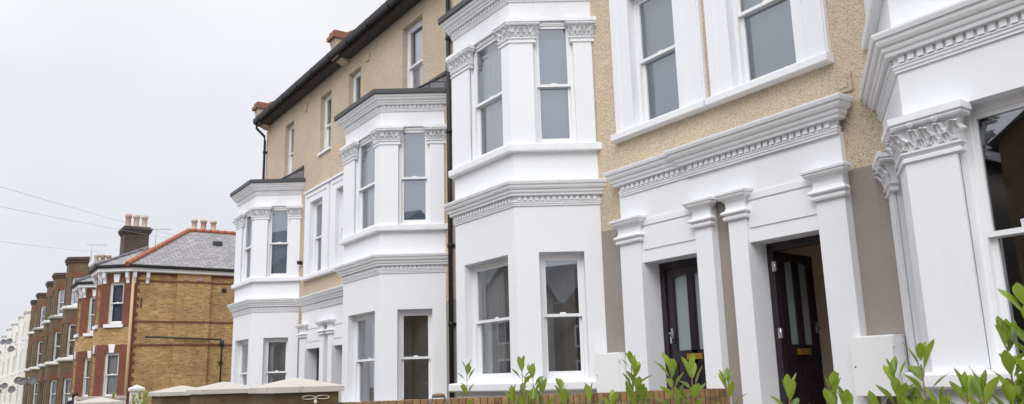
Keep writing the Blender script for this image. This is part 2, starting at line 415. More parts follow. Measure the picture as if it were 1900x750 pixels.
# ------------------------------------------------------------------ canted bay of the terrace
def bay(house, P, dz, gf='plain', ff_cant=None, backs=None, top_roof=True, wall_y=D):
    """P = four plan points, right to left. Levels are those of the third house, dz shifts them."""
    z = lambda v: v + dz
    F = []                                            # faces: right cant, front, left cant (s runs left to right)
    for i in range(3):
        a, b = P[i + 1], P[i]; F.append((Face((a[0], a[1], 0), (b[0] - a[0], b[1] - a[1])), math.hypot(b[0] - a[0], b[1] - a[1])))
    L0, L1, L2 = (x[1] for x in F)
    H = {0: [], 1: [], 2: []}
    if gf == 'plain':
        g0 = (.32, .95); g1 = (.26, L1 - .20); g2 = (L2 - .95, L2 - .32)
        for i, g in enumerate((g0, g1, g2)): H[i].append((g[0], g[1], z(0.0), z(1.728), .15))
    else:
        g0 = (.36, L0 - .33); g1 = (.40, L1 - .37); g2 = (.33, L2 - .36)
        for i, g in enumerate((g0, g1, g2)): H[i].append((g[0], g[1], z(-.03), z(1.985), .13))
    f0 = (.33, L0 - .28); f1 = (.52, L1 - .20); f2 = (.28, L2 - .33)
    if gf != 'plain': f1 = (.40, L1 - .37)
    for i, g in enumerate((f0, f1, f2)): H[i].append((g[0], g[1], z(3.285), z(5.175), .13))
    mb = MB()
    for i in range(3): F[i][0].wall(mb, 0, F[i][1], G0, z(5.80), H[i])
    body = mb.build('bay', 'white_render', house)
    # plinth sill
    m = MB(); sweep(m, P, [(-.02, z(-.15)), (.10, z(-.15)), (.115, z(-.13)), (.115, z(-.045)), (.10, z(-.03)), (-.02, z(-.015))], 'plane', wall_y); m.build('plinth_sill', 'white_trim', body)
    m = MB(); sweep(m, P, [(-.02, z(3.165)), (.085, z(3.165)), (.09, z(3.18)), (.09, z(3.262)), (.08, z(3.27)), (-.02, z(3.285))], 'plane', wall_y); m.build('sill_band', 'white_trim', body)
    cornice('cornice', body, P, z(2.385), .335, .17, 'plane', wall_y)
    cornice('cornice', body, P, z(5.475), .29, .19, 'plane', wall_y)
    # pilasters and capitals round the corners
    def corner_paths(c0, c1, c2):                       # (cant opening, front opening)
        pt = lambda i, s: tuple(F[i][0].p(s, 0, 0))[:2]
        return [[pt(0, L0 - .012), pt(0, c0[1])], [pt(0, c0[0]), P[1], pt(1, c1[1])], [pt(1, c1[0]), P[2], pt(2, c2[1])], [pt(2, c2[0]), pt(2, .012)]]
    def pil(c0, c1, c2, zb, zt, ztop, fl, sc):
        for path in corner_paths(c0, c1, c2):
            m = MB(); sweep(m, path, [(-.0, zb), (.03, zb), (.03, zt), (-.0, zt)], 'flat'); 
            rings = [[(q.x, q.y, zz) for q in offset_path(path, .03, 'flat')] for zz in (zb, zt)]
            inner = [[(q.x, q.y, zz) for q in offset_path(path, -.01, 'flat')] for zz in (zb, zt)]
            m = MB(); m.loft([inner[0] + rings[0][::-1], inner[1] + rings[1][::-1]], True, True, True); pm = m.build('pilaster', 'white_render', body)
            capital('capital', body, path, zt, ztop - zt, fl, scale=sc)
    pil(f0, f1, f2, z(3.275), z(4.86), z(5.18), .10, .95)
    if gf != 'plain': pil(g0, g1, g2, z(-.03), z(1.66), z(1.99), .115, 1.0)
    # windows
    B = backs or {}
    gi = [g0, g1, g2]; fi = [f0, f1, f2]
    for i in range(3):
        zz = (z(0.0), z(1.728)) if gf == 'plain' else (z(-.03), z(1.985))
        b = B.get(('g', i), None)
        if gf == 'plain': sash(house, F[i][0], *gi[i], *zz, r=.15, glass='glass_dark', back=b[0] if b else None, back_span=b[1] if b else (0, 1), back_d=.05)
        else: sash(house, F[i][0], *gi[i], *zz, r=.13, glass='glass_dark', back=b[0] if b else None, back_span=b[1] if b else (0, 1), back_d=.2)
        b = B.get(('f', i), ('grey_blind', (0, 1)))
        sash(house, F[i][0], *fi[i], z(3.285), z(5.175), r=.045, glass='glass_upper', back=b[0], back_span=b[1], back_d=.03, rail=.475)
    # lead edge and roof
    op = offset_path(P, .215, 'plane', wall_y); ip = offset_path(P, .10, 'plane', wall_y)
    m = MB()
    sweep(m, P, [(.10, z(5.77)), (.215, z(5.765)), (.22, z(5.775)), (.22, z(5.86)), (.10, z(5.875))], 'plane', wall_y); m.build('lead_edge', 'lead', body)
    if top_roof:
        e = offset_path(P, .12, 'plane', wall_y)
        q = [(v.x, v.y, z(5.845)) for v in e]
        m = MB(); m.add(q, [(0, 1, 2, 3)]); rf = m.build('bay_roof', 'lead', body)
        xr_, xl_, yf = e[0].x - .05, e[3].x + .05, wall_y - .52
        m = MB(); pr = [(yf, z(5.85)), (wall_y - .005, z(6.15)), (wall_y - .005, z(5.85))]
        xs0, xs1 = e[0].x - .40, e[3].x + .40
        m.add([(xs0, yf, z(5.85)), (xs1, yf, z(5.85)), (xl_, wall_y - .005, z(6.15)), (xr_, wall_y - .005, z(6.15)), (xr_, wall_y - .005, z(5.85)), (xl_, wall_y - .005, z(5.85))], [(0, 1, 2, 3), (0, 3, 4), (1, 5, 2)])
        m.build('slate_skirt', 'slate', body)
        m = MB(); m.tube([(xr_, wall_y - .02, z(6.16)), (xl_, wall_y - .02, z(6.16))], .03, 6); m.tube([(xs0, yf, z(5.87)), (xr_, wall_y - .01, z(6.17))], .018, 6)
        m.box(xl_, xr_, wall_y - .03, wall_y - .002, z(6.15), z(6.24)); m.build('lead_flashing', 'lead', body)
    return body

# ------------------------------------------------------------------ paired doorway surround
def door_surround(house, x0, dz, which):
    """which = 'left' or 'right' of the pair; x0 shifts the measured layout."""
    z = lambda v: v + dz
    FW = Face((x0, 7.33, 0), (1, 0))
    if which == 'left': pl, op, X0, X1, cn = [(-8.18, -7.79), (-6.825, -6.57)], (-7.79, -6.825), -8.18, -6.44, (-8.13, -6.88)
    else: pl, op, X0, X1, cn = [(-6.307, -6.057), (-5.126, -4.80)], (-6.057, -5.126), -6.44, -4.80, (-6.88, -4.82)
    mb = MB()
    a, b = pl[0][0], pl[1][1]
    FW.wall(mb, a, b, z(1.437), z(2.0), ())
    mb2 = mb
    FW.wall(mb2, X0, X1, z(2.0), z(2.40), ())
    # underside of the wide plate, end returns, top strip
    mb.quad(FW.p(X0, 0, z(2.0)), FW.p(X0, -.08, z(2.0)), FW.p(X1, -.08, z(2.0)), FW.p(X1, 0, z(2.0)))
    for s in (a, b): mb.quad(FW.p(s, 0, z(1.437)), FW.p(s, -.08, z(1.437)), FW.p(s, -.08, z(2.4)), FW.p(s, 0, z(2.4)))
    # panel over the door: raised fascia lines
    o0, o1 = op
    FW.box(mb, o0 - .02, o1 + .02, 0, .016, z(1.915), z(1.99))
    FW.box(mb, o0 + .02, o1 - .02, 0, .012, z(1.60), z(1.88))
    # soffit and jambs of the deep white reveal
    for s, sg in ((o0, 1), (o1, -1)):
        mb.quad(FW.p(s, .04, G0), FW.p(s, -.34, G0), FW.p(s, -.34, z(1.437)), FW.p(s, .04, z(1.437)))
    mb.quad(FW.p(o0, .0, z(1.437)), FW.p(o0, -.34, z(1.437)), FW.p(o1, -.34, z(1.437)), FW.p(o1, .0, z(1.437)))
    su = mb.build('door_surround', 'white_render', house)
    for s0, s1 in pl:
        m = MB(); FW.box(m, s0 - .003, s1 + .003, -.075, .04, G0, z(1.79)); m.build('pilaster', 'white_render', su)
        m = MB()
        prof = [(-.02, 1.73), (.0, 1.73), (.045, 1.735), (.055, 1.75), (.055, 1.775), (.035, 1.785), (.035, 1.795), (.075, 1.80), (.085, 1.815), (.07, 1.835), (.03, 1.85), (.018, 1.88), (.018, 1.92), (.03, 1.95), (.06, 1.965), (.065, 1.975), (.09, 1.98), (.11, 2.0), (.11, 2.02), (.13, 2.025), (.135, 2.05), (.12, 2.06), (-.02, 2.065)]
        pth = [(x0 + s1, 7.29), (x0 + s0, 7.29)]
        sweep(m, pth, [(o * .74 if o > 0 else o, z(v - .015)) for o, v in prof], 'ret'); m.build('capital', 'white_trim', su)
    pr = .17 if which == 'left' else .205
    y = 7.33 if which == 'left' else 7.315
    cornice('cornice', su, [(x0 + cn[1], y), (x0 + cn[0], y)], z(2.375), .345, pr, 'ret', pitch=.085)
    # frame
    m = MB(); FF = Face((x0, 7.6, 0), (1, 0))
    FF.box(m, o0, o0 + .085, -.07, 0, G0 + .2, z(1.437)); FF.box(m, o1 - .05, o1, -.07, 0, G0 + .2, z(1.437)); FF.box(m, o0 + .085, o1 - .05, -.07, .001, z(1.345), z(1.437))
    fr = m.build('door_frame', 'aubergine', house)
    m = MB(); FF.box(m, o0, o1, -.3, .5, G0, z(-.70)); m.build('door_step', 'concrete', house)
    return op, FF

def door_leaf(house, f, w, z0, z1, label=None):
    """leaf in face f, s from 0 (hinge side or left) to w, outer face at o=0."""
    mb = MB(); t = .044
    zb = z0 + (z1 - z0) * .49; st = .115; mid = w / 2
    gl = [(st, mid - .045), (mid + .045, w - st)]
    zt = z1 - .085
    f.box(mb, 0, st, -t, 0, z0, z1); f.box(mb, w - st, w, -t, 0, z0, z1); f.box(mb, mid - .045, mid + .045, -t, 0, z0, zt)
    f.box(mb, st, w - st, -t, 0, zb - .16, zb)
    for a, b in gl:                                     # curved head over each light
        n = 8; lo = [(a + (b - a) * k / n) for k in range(n + 1)]
        arch = lambda s: zt - .075 * (abs(s - mid) / (w / 2)) ** 2
        f.poly(mb, [(s, arch(s)) for s in lo] + [(b, z1), (a, z1)], -t, 0)
        f.box(mb, a, b, -t, -.012, z0, zb - .16)
        f.box(mb, a + .035, b - .035, -.012, -.002, z0 + .24, zb - .21)
        for e in ((a, a + .018), (b - .018, b)): f.box(mb, *e, -.03, -.006, zb, arch(e[0]))
        f.box(mb, a, b, -t, -.004, z0, z0 + .2)
    f.box(mb, mid - .045, mid + .045, -t, 0, zt, z1)
    lf = mb.build('door', 'aubergine', house)
    if label: lf['label'] = label
    g = MB()
    for a, b in gl: g.quad(f.p(a, -.025, zb), f.p(b, -.025, zb), f.p(b, -.025, zt), f.p(a, -.025, zt))
    g.build('glass_light', 'frosted', lf)
    m = MB(); f.box(m, mid - .13, mid + .13, 0, .012, zb - .115, zb - .045); f.box(m, mid - .105, mid + .105, .012, .018, zb - .10, zb - .06); m.build('letter_box', 'brass', lf)
    return lf
def handle(lf, f, s, z, sg=1, keys=False):
    m = MB(); f.box(m, s - .02, s + .02, 0, .01, z - .06, z + .06); f.box(m, s - .012, s + .012, .01, .05, z - .012, z + .012); f.box(m, s - .010 if sg > 0 else s - .07, s + .07 if sg > 0 else s + .010, .045, .057, z - .008, z + .008)
    if keys:
        f.box(m, s - .008, s + .008, .01, .04, z - .05, z - .034); f.box(m, s - .012, s + .012, .036, .04, z - .12, z - .045); f.box(m, s + .004, s + .024, .041, .044, z - .13, z - .06)
    m.build('handle', 'chrome', lf)

# ------------------------------------------------------------------ architraved first-floor window of the terrace
def wide_arch_window(house, x0, dz, arch, op, back):
    z = lambda v: v + dz
    F = Face((x0, 7.4, 0), (1, 0))
    m = MB()
    a0, a1 = arch; o0, o1 = op; zb, zt, ztop = z(3.27), z(5.15), z(5.42)
    for (s0, s1) in ((a0, o0), (o1, a1)):
        F.box(m, s0, s1, -.25, .05, zb, zt)
    F.box(m, a0, a1, -.25, .05, zt, ztop)
    for (s0, s1) in ((a0 + .02, a0 + .12), (a1 - .12, a1 - .02)): F.box(m, s0, s1, .05, .068, zb, ztop - .02)
    for (s0, s1) in ((o0 - .13, o0 - .0), (o1, o1 + .13)): F.box(m, s0, s1, .05, .058, zb, zt)
    F.box(m, a0 + .12, a1 - .12, .05, .067, ztop - .12, ztop - .02)
    F.box(m, a0 - .03, a1 + .03, -.02, .10, ztop, ztop + .05)
    ar = m.build('architrave', 'white_render', house)
    m = MB()
    q = [(-.2, 0), (.11, -.01), (.12, -.02), (.12, -.095), (.09, -.11), (-.02, -.11)]
    m.loft([[F.p(a0 - .04, o, zb + v) for o, v in q], [F.p(a1 + .02, o, zb + v) for o, v in q]], True, True, True)
    m.build('sill', 'white_trim', ar)
    Fw = Face((x0, 7.4, 0), (1, 0))
    return sash(house, Fw, o0, o1, zb, zt, r=.07, glass='glass_upper', back=back, back_d=.03, rail=.50)

# ------------------------------------------------------------------ one terraced house
def terrace_house(label, xl, xr, dz, peb, bayP, doorx, doorside, gfback=None, eaves=None, gfstyle='plain', top_windows=(), win_side=None, back_y=17.0, doordz=None, meta=None, arch_back='grey_blind'):
    doordz = dz if doordz is None else doordz
    z = lambda v: v + dz
    zd = lambda v: v + doordz
    h = thing('terraced_house', ((xl + xr) / 2, D, G0), label, 'house', 'rendered terraced houses with canted bays')
    F = Face((0, D, 0), (1, 0))
    FR = Face((0, D - .012, 0), (1, 0))
    op = (-7.79 + doorx, -6.825 + doorx) if doorside == 'left' else (-6.057 + doorx, -5.126 + doorx)
    b0, b1 = bayP[3][0] + .03, bayP[0][0] - .03
    holes = [(op[0] - .03, op[1] + .03, G0 - .01, zd(1.437) + .03, .15)]
    if doorside == 'left': A = ((-8.2, -6.555), (-7.83, -6.985))
    else: A = ((-6.465, -4.83), (-6.115, -5.225))
    A = [tuple(v + doorx for v in q) for q in A]
    holes.append((A[1][0] - .05, A[1][1] + .05, zd(3.27) - .04, zd(5.15) + .05, .2))
    bayhole = (b0, b1, G0 - .01, z(5.80), .2)
    for (s0, s1, t0, t1, *_r) in top_windows: holes.append((s0, s1, t0, t1, .16))
    ev = eaves
    mb = MB(); F.wall(mb, xl, xr, zd(1.99), ev, holes + [bayhole])
    # sides and back close the house
    for x in (xl, xr): mb.quad((x, D, G0), (x, back_y, G0), (x, back_y, ev), (x, D, ev))
    mb.quad((xl, back_y, G0), (xr, back_y, G0), (xr, back_y, ev), (xl, back_y, ev))
    for x in (xl, xr): mb.add([(x, D, ev), (x, back_y, ev), (x, (D + back_y) / 2, ev + 2.8)], [(0, 1, 2)])
    w = mb.build('wall', peb, h)
    mb = MB(); F.wall(mb, xl, xr if xr < 0 else bayP[0][0] - .04, G0, zd(1.99), holes[:1] + [bayhole]); mb.build('render_band', 'grey_render', h)
    # inside: floors and a cross wall
    mb = MB()
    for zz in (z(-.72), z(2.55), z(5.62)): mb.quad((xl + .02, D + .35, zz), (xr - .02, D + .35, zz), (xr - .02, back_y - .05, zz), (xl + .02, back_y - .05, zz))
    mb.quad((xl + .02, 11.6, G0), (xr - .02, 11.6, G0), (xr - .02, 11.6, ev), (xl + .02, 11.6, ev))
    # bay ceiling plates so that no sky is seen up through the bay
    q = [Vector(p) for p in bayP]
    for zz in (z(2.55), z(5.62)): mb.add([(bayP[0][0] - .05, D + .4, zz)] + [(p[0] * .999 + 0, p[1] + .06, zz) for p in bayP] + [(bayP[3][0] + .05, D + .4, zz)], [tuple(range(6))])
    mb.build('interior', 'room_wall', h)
    body = bay(h, bayP, dz, gfstyle, backs=gfback)
    opn, FF = door_surround(h, doorx, doordz, doorside)
    wide_arch_window(h, doorx, doordz, tuple(v - doorx for v in A[0]), tuple(v - doorx for v in A[1]), arch_back)
    for (s0, s1, t0, t1, bk, sl) in top_windows:
        sash(h, F, s0, s1, t0, t1, r=.12, glass='glass_upper', back=bk, back_d=.03, rail=.47, sill=(.05, .07, .05) if sl else None)
    # roof
    mb = MB(); ym = (D + back_y) / 2
    mb.quad((xl, D - .36, ev - .02), (xr, D - .36, ev - .02), (xr, ym, ev + 2.9), (xl, ym, ev + 2.9)); mb.quad((xl, ym, ev + 2.9), (xr, ym, ev + 2.9), (xr, back_y + .2, ev - .02), (xl, back_y + .2, ev - .02))
    rf = mb.build('roof', 'slate', h)
    mb = MB(); mb.box(xl, xr, D - .30, D - .005, ev - .16, ev - .06); mb.box(xl, xr, D - .31, D - .28, ev - .16, ev + .02); mb.build('soffit', 'soffit_dark', h)
    mb = MB()
    g = [(-.30, .02), (-.305, -.07), (-.33, -.115), (-.38, -.13), (-.42, -.11), (-.435, -.06), (-.44, .03), (-.425, .03), (-.42, -.05), (-.38, -.1), (-.33, -.08), (-.315, .02)]
    mb.loft([[(x, D + o, ev + v) for o, v in g] for x in (xl, xr)], True, True, True)
    x = xl + .4
    while x < xr: mb.box(x, x + .03, D - .445, D - .28, ev - .14, ev + .035); x += 1.1
    mb.build('gutter', 'black_plastic', h)
    return h, FF, opn

S = 7.4
def bayplan(xr, fw=1.65): return [(xr, D), (xr - .66, D - 1.0), (xr - .66 - fw, D - 1.0), (xr - 1.32 - fw, D)]

XO = -12.15
bays = {}
# house 1 (far left)
h1, ff1, op1 = terrace_house('left end house of the white terrace, buff pebbledash with black downpipe', -23.98, -18.43, -.50, 'pebble_buff', bayplan(-20.77, 1.66), XO, 'left',
    {('g', 0): ([('net_curtain', (.0, .30)), ('backing_grey', (-.3, 1.3))], None), ('g', 1): ([('net_curtain', (0, .6)), ('backing_grey', (-.3, 1.3))], None), ('f', 0): ('grey_blind', (0, 1)), ('f', 1): ('pale_curtain', (0, 1))}, eaves=7.86,
    top_windows=[(-22.28, -21.55, 5.70, 7.27, 'pale_curtain', True), (-19.55, -18.82, 5.80, 7.31, 'teal_blind', True)], doordz=-.55, arch_back='pale_curtain')
# house 2
h2, ff2, op2 = terrace_house('second terraced house from the left, buff pebbledash, just left of the tall black pipe', -18.43, -12.70, -.42, 'pebble_buff', bayplan(-13.08, 1.70), XO, 'right',
    {('g', 0): ([('net_curtain', (.0, .12)), ('backing_grey', (-.3, 1.3))], None), ('g', 1): ([('net_curtain', (.35, 1)), ('backing_grey', (-.3, 1.3))], None), ('f', 1): ('pale_curtain', (0, 1)), ('f', 0): ('grey_blind', (0, 1))}, eaves=7.86,
    top_windows=[(-17.72, -17.02, 5.80, 7.32, 'teal_blind', True), (-14.85, -13.95, 5.72, 7.40, 'pale_curtain', True)], doordz=-.55, arch_back='pale_curtain')
# house 3
h3, ff3, op3 = terrace_house('third house from the left, sandy pebbledash with a closed dark door and gold letter box', -12.70, -6.44, 0.0, 'pebble_sand', bayplan(-8.68, 1.65), 0.0, 'left',
    {('g', 0): ([('net_curtain', (.0, .16)), ('backing_grey', (-.3, 1.3))], None), ('g', 1): ([('net_curtain', (.0, .5)), ('backing_grey', (-.3, 1.3))], None), ('f', 1): ('pale_curtain', (0, 1)), ('f', 0): ('grey_blind', (0, 1))}, eaves=8.10,
    top_windows=[(-12.0, -11.1, 6.2, 7.7, 'grey_blind', True)])
# house 4
P4 = [(-.05 + .0, D), (-.90, 6.275), (-3.52, 6.275), (-4.37, D)]
h4, ff4, op4 = terrace_house('nearest house at the right, sandy pebbledash, with its dark front door standing open', -6.44, .35, 0.0, 'pebble_sand', P4, 0.0, 'right',
    {('g', 0): None, ('g', 1): None, ('f', 1): ('pale_curtain', (0, 1))}, eaves=8.10, gfstyle='capitals')

# grey render up between the doors keeps the wall plane; doors
f = Face((-7.79 + .085, 7.625, 0), (1, 0)); d = door_leaf(h3, f, .83, -.68, 1.343, 'closed dark aubergine front door with two frosted lights'); handle(d, f, .055, .53, 1, True)
f = Face((-6.057 + .095, 7.66, 0), (math.cos(R(96)), math.sin(R(96)))); d = door_leaf(h4, f, .72, -.68, 1.34, 'dark front door swung open into the hallway'); handle(d, f, .675, .50, -1)
for zz in (1.17, .43, -.4):
    m = MB(); m.box(-5.985, -5.935, 7.578, 7.598, zz - .055, zz + .055); m.tube([(-5.955, 7.585, zz - .055), (-5.955, 7.585, zz + .055)], .012, 8)
    m.build('hinge', 'chrome', d)
f = Face((-7.79 + XO + .30, 7.66, 0), (math.cos(R(80)), math.sin(R(80)))); door_leaf(h1, f, .80, -1.22, .79, 'dark front door standing ajar')
f = Face((-6.057 + XO + .085, 7.625, 0), (1, 0)); door_leaf(h2, f, .79, -1.22, .793)
def hall(h, x0, x1, dz, mat='hall_wall'):
    m = MB(); a, b, y0, y1 = x0, x1, 7.68, 11.5
    m.quad((a, y0, -.70 + dz), (a, y1, -.70 + dz), (a, y1, 2.3 + dz), (a, y0, 2.3 + dz)); m.quad((b, y0, -.70 + dz), (b, y1, -.70 + dz), (b, y1, 2.3 + dz), (b, y0, 2.3 + dz))
    m.quad((a, y1, -.70 + dz), (b, y1, -.70 + dz), (b, y1, 2.3 + dz), (a, y1, 2.3 + dz)); m.quad((a, y0, 2.3 + dz), (b, y0, 2.3 + dz), (b, y1, 2.3 + dz), (a, y1, 2.3 + dz))
    m.quad((a, y0, -.69 + dz), (b, y0, -.69 + dz), (b, y1, -.69 + dz), (a, y1, -.69 + dz))
    m.quad((a, y0, 1.44 + dz), (b, y0, 1.44 + dz), (b, y0, 2.3 + dz), (a, y0, 2.3 + dz))
    return m.build('hallway', mat, h)
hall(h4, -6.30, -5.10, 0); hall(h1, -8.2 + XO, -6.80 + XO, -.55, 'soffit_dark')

# parapets and copings at the party walls, on the far-left house
def parapet(h, x0, x1, ev):
    m = MB(); pr = [(D - .30, ev - .12), (D - .06, ev - .24), (D, ev - .24), (D, ev), (12.2, ev + 2.95), (12.2, ev + 3.35), (D - .1, ev + .32), (D - .40, ev + .32)]
    m.loft([[(x0, y, z) for y, z in pr], [(x1, y, z) for y, z in pr]], True, True, True); p = m.build('parapet', 'pebble_buff', h)
    m = MB(); e = .05
    pr = [(D - .46, ev + .32), (D - .1, ev + .32), (12.2, ev + 3.26), (12.2, ev + 3.36), (D - .1, ev + .42), (D - .46, ev + .42)]
    m.loft([[(x0 - e, y, z) for y, z in pr], [(x1 + e, y, z) for y, z in pr]], True, True, True)
    pr = [(D - .42, ev + .42), (D - .1, ev + .42), (12.2, ev + 3.36), (12.2, ev + 3.48), (D - .1, ev + .52), (D - .42, ev + .52)]
    m.loft([[(x0 - .0, y, z) for y, z in pr], [(x1 + .0, y, z) for y, z in pr]], True, True, True)
    m.build('coping', 'coping_clay', p)
    m = MB(); m.box(x0 - .02, x1 + .02, D - .33, D - .2, ev - .15, ev - .11); m.build('corbel', 'pebble_buff', p)
parapet(h1, -24.02, -23.68, 7.86); parapet(h2, -18.0, -17.66, 7.86)

# downpipes
def pipe(h, pts, r=.038, mat='black_plastic', name='downpipe', brackets=()):
    m = MB(); m.tube(pts, r, 10)
    for (x, y, z) in brackets: m.tube([(x, y, z - .035), (x, y, z + .035)], r * 1.3, 10); m.box(x - .07, x + .07, y + r * .6, y + r + .03, z - .02, z + .02)
    m.build(name, mat, h)
pipe(h2, [(-12.78, D - .07, 8.0), (-12.78, D - .07, G0)], .042, brackets=[(-12.78, D - .07, z) for z in (-.6, 1.0, 2.4, 4.55, 6.4)])
pipe(h1, [(-23.9, D - .36, 7.76), (-23.9, D - .34, 7.6), (-23.93, D - .09, 7.4), (-23.93, D - .07, 7.25), (-23.93, D - .07, 5.5), (-23.93, D - .07, G0)], .038, brackets=[(-23.93, D - .07, z) for z in (6.9, 5.6, 3.0, 1.0)])
# little square air vents in the wall
def vent(h, x, z, y=D):
    m = MB(); m.box(x - .09, x + .09, y - .03, y + .01, z - .1, z + .1); m.box(x - .05, x + .05, y - .042, y - .03, z - .055, z + .055); m.build('air_vent', 'pebble_buff', h)
vent(h2, -16.6, 7.38); vent(h1, -20.6, 7.33); vent(h4, -4.72, 2.90)
m = MB(); m.tube([(-20.62, D - .12, 3.12), (-20.62, D + .02, 3.12)], .05, 10); m.build('flue', 'black_plastic', h1)

# meter boxes
def meter_box(x0, x1, z0, z1, label, y0=7.17, y1=7.385):
    t = thing('meter_box', ((x0 + x1) / 2, y1, z0), label, 'meter box', 'white utility meter boxes')
    m = MB(); m.box(x0, x1, y0 + .03, y1, z0, z1); m.box(x0 - .006, x1 + .006, y0 + .03, y1, z1, z1 + .008); m.build('case', 'meter_white', t)
    m = MB(); m.box(x0 + .004, x1 - .004, y0, y0 + .026, z0 + .006, z1 - .006); dd = m.build('door', 'meter_white', t)
    m = MB(); m.tube([(x0 + .035, y0 - .006, (z0 + z1) / 2), (x0 + .035, y0 + .002, (z0 + z1) / 2)], .009, 8); m.build('lock', 'chrome', dd)
    for zz in (z1 - .07, z0 + .07):
        m = MB(); m.box(x1 - .002, x1 + .012, y0 + .005, y0 + .05, zz - .03, zz + .03); m.build('hinge', 'meter_white', t)
    return t
mbx = meter_box(-4.84, -4.405, -.235, .315, 'white meter box right of the open front door', 7.17)
m = MB()
for x in (-4.66, -4.45): m.tube([(x, 7.33, -.235), (x, 7.33, G0)], .022, 8)
m.build('conduit', 'meter_white', mbx)
meter_box(-8.66, -8.205, -.235, .312, 'white meter box left of the closed front door', 7.17)

# stickers on the near ground-floor window
m = MB(); fz = Face((-3.52, 6.275, 0), (1, 0))
sticker = MB()
for s, z, w, a in ((.98, 1.115, .075, .25), (.72, 1.03, .06, .1)):
    c, sn = math.cos(a), math.sin(a)
    q = [(-w / 2, -.03), (w / 2, -.03), (w / 2, .03), (-w / 2, .03)]
    sticker.add([(-3.52 + s + x * c - y * sn, 6.275 + .158, z + x * sn + y * c) for x, y in q], [(0, 1, 2, 3)])
sticker.build('paper_label', 'sticker', h4)

# ------------------------------------------------------------------ front boundary: piers, dividing wall, hedge
def pier(x0, x1, y0, y1, ztop, label, bm='pier_brick', cap='cap_stone', apex=.07, lip=.05, ov=.035, name='gate_pier', group='gate piers with stone caps'):
    t = thing(name, ((x0 + x1) / 2, (y0 + y1) / 2, G0), label, 'gate pier', group)
    m = MB(); m.box(x0 + ov, x1 - ov, y0 + ov, y1 - ov, G0, ztop - lip); m.build('shaft', bm, t)
    m = MB(); cx, cy = (x0 + x1) / 2, (y0 + y1) / 2
    b = [(x0, y0), (x1, y0), (x1, y1), (x0, y1)]
    ins = lambda k: [(cx + (x - cx) * k, cy + (y - cy) * k) for x, y in b]
    m.loft([[(*p, ztop - lip) for p in b], [(*p, ztop - .006) for p in b], [(*p, ztop) for p in ins(.975)], [(*p, ztop + apex) for p in ins(.06)]], True, True, True)
    m.build('cap', cap, t); return t
pr1 = pier(-7.21, -6.60, 2.15, 2.76, 0.0, 'nearest brick gate pier with a cord bow tied to its face')
m = MB()
cx, cy, cz = -6.632, 2.52, -.098
for sg in (1, -1):
    pts = []
    for k in range(17):
        a = math.pi * 2 * k / 16; rr = .058
        pts.append((cx + .015 + .008 * math.sin(a * 2), cy + sg * (.058 - rr * math.cos(a)) , cz + .014 * math.sin(a) * sg + .006))
    m.tube(pts, .0032, 6)
m.lathe((cx + .012, cy, cz - .045), [(.004, 0), (.014, .004), (.016, .016), (.010, .03), (.004, .04), (.012, .045), (.002, .055)], 10)
m.tube([(cx + .012, cy, cz + .01), (cx + .010, cy + .004, cz - .16)], .003, 6)
m.build('cord_bow', 'cord', pr1)
pier(-9.42, -8.80, 2.15, 2.77, -.005, 'second brick gate pier from the front, pale pyramid cap')
pier(-11.42, -10.76, 2.15, 2.80, -.025, 'third brick gate pier from the front, pale pyramid cap')
pier(-13.1, -12.5, 1.52, 2.06, -.135, 'lowest and farthest of the brick gate piers, pale flat cap', apex=.055)
pier(-19.9, -19.6, 3.33, 3.62, .05, 'small white painted gate pier before the brick house', 'cream_stucco', 'cream_stucco', .07, .06, .03)
# low white wall beside the white pier
m = MB(); m.box(-19.9, -19.6, 2.3, 3.25, G0, -.16); o = thing('garden_wall', (-19.75, 2.8, G0), 'low pale coped wall beside the small white gate pier', 'garden wall'); m.build('masonry', 'white_render', o)
m = MB(); m.box(-19.95, -19.55, 2.3, 3.25, -.16, -.10); m.build('coping', 'cap_stone', o)

# dividing wall between the two paths: brick-on-edge top
dw = thing('dividing_wall', (-6.66, 5.0, G0), 'low brick wall with brick on edge top between the front paths', 'garden wall')
m = MB(); m.box(-6.765, -6.555, 2.75, 7.385, G0, -.365); m.build('masonry', 'garden_brick', dw)
m = MB(); y = 2.76; k = 0
rr = random.Random(3)
while y < 7.35:
    wd = .066; j = rr.uniform(-.003, .003); zt = -.143 - .008 * (y - 2.75) / 4.6
    m.box(-6.77 + j, -6.55 + j, y, y + wd, -.362, zt + rr.uniform(-.004, .003)); y += .0765
m.build('edge_course', 'edge_brick', dw)
m = MB(); m.box(-6.755, -6.565, 2.76, 7.38, -.363, -.16); m.build('mortar', 'old_render', dw)

# bucket with a wooden grip on its blue wire bail, set on a stack of blocks
st = thing('block_stack', (-6.33, 3.50, G0), 'stack of grey concrete blocks below the bucket by the brick wall', 'blocks')
zc = G0
for i in range(4):
    m = MB(); m.box(-6.53 + .01 * (i % 2), -6.11 + .01 * (i % 2), 3.29 + .008 * i, 3.71 + .008 * i, zc, zc + .212); zc += .215; m.build('block', 'concrete', st)
bk = thing('bucket', (-6.33, 3.50, zc), 'bucket with wooden grip on its blue wire handle by the low brick wall', 'bucket')
m = MB(); m.lathe((-6.33, 3.50, zc), [(.11, 0), (.145, .27), (.152, .28), (.145, .285), (.138, .28), (.105, .02)], 24); m.build('body', 'bucket_black', bk)
zt = -.112
m = MB()
for sg in (1, -1): m.tube([(-6.33, 3.50 + sg * .15, zc + .25), (-6.33, 3.50 + sg * .13, zc + .38), (-6.33, 3.50 + sg * .09, (zc + .3 + zt) / 2 + .1), (-6.33, 3.50 + sg * .066, zt - .05), (-6.33, 3.50 + sg * .06, zt - .008), (-6.33, 3.50 + sg * .05, zt)], .0065, 8)
hd = m.build('bail', 'blue_wire', bk)
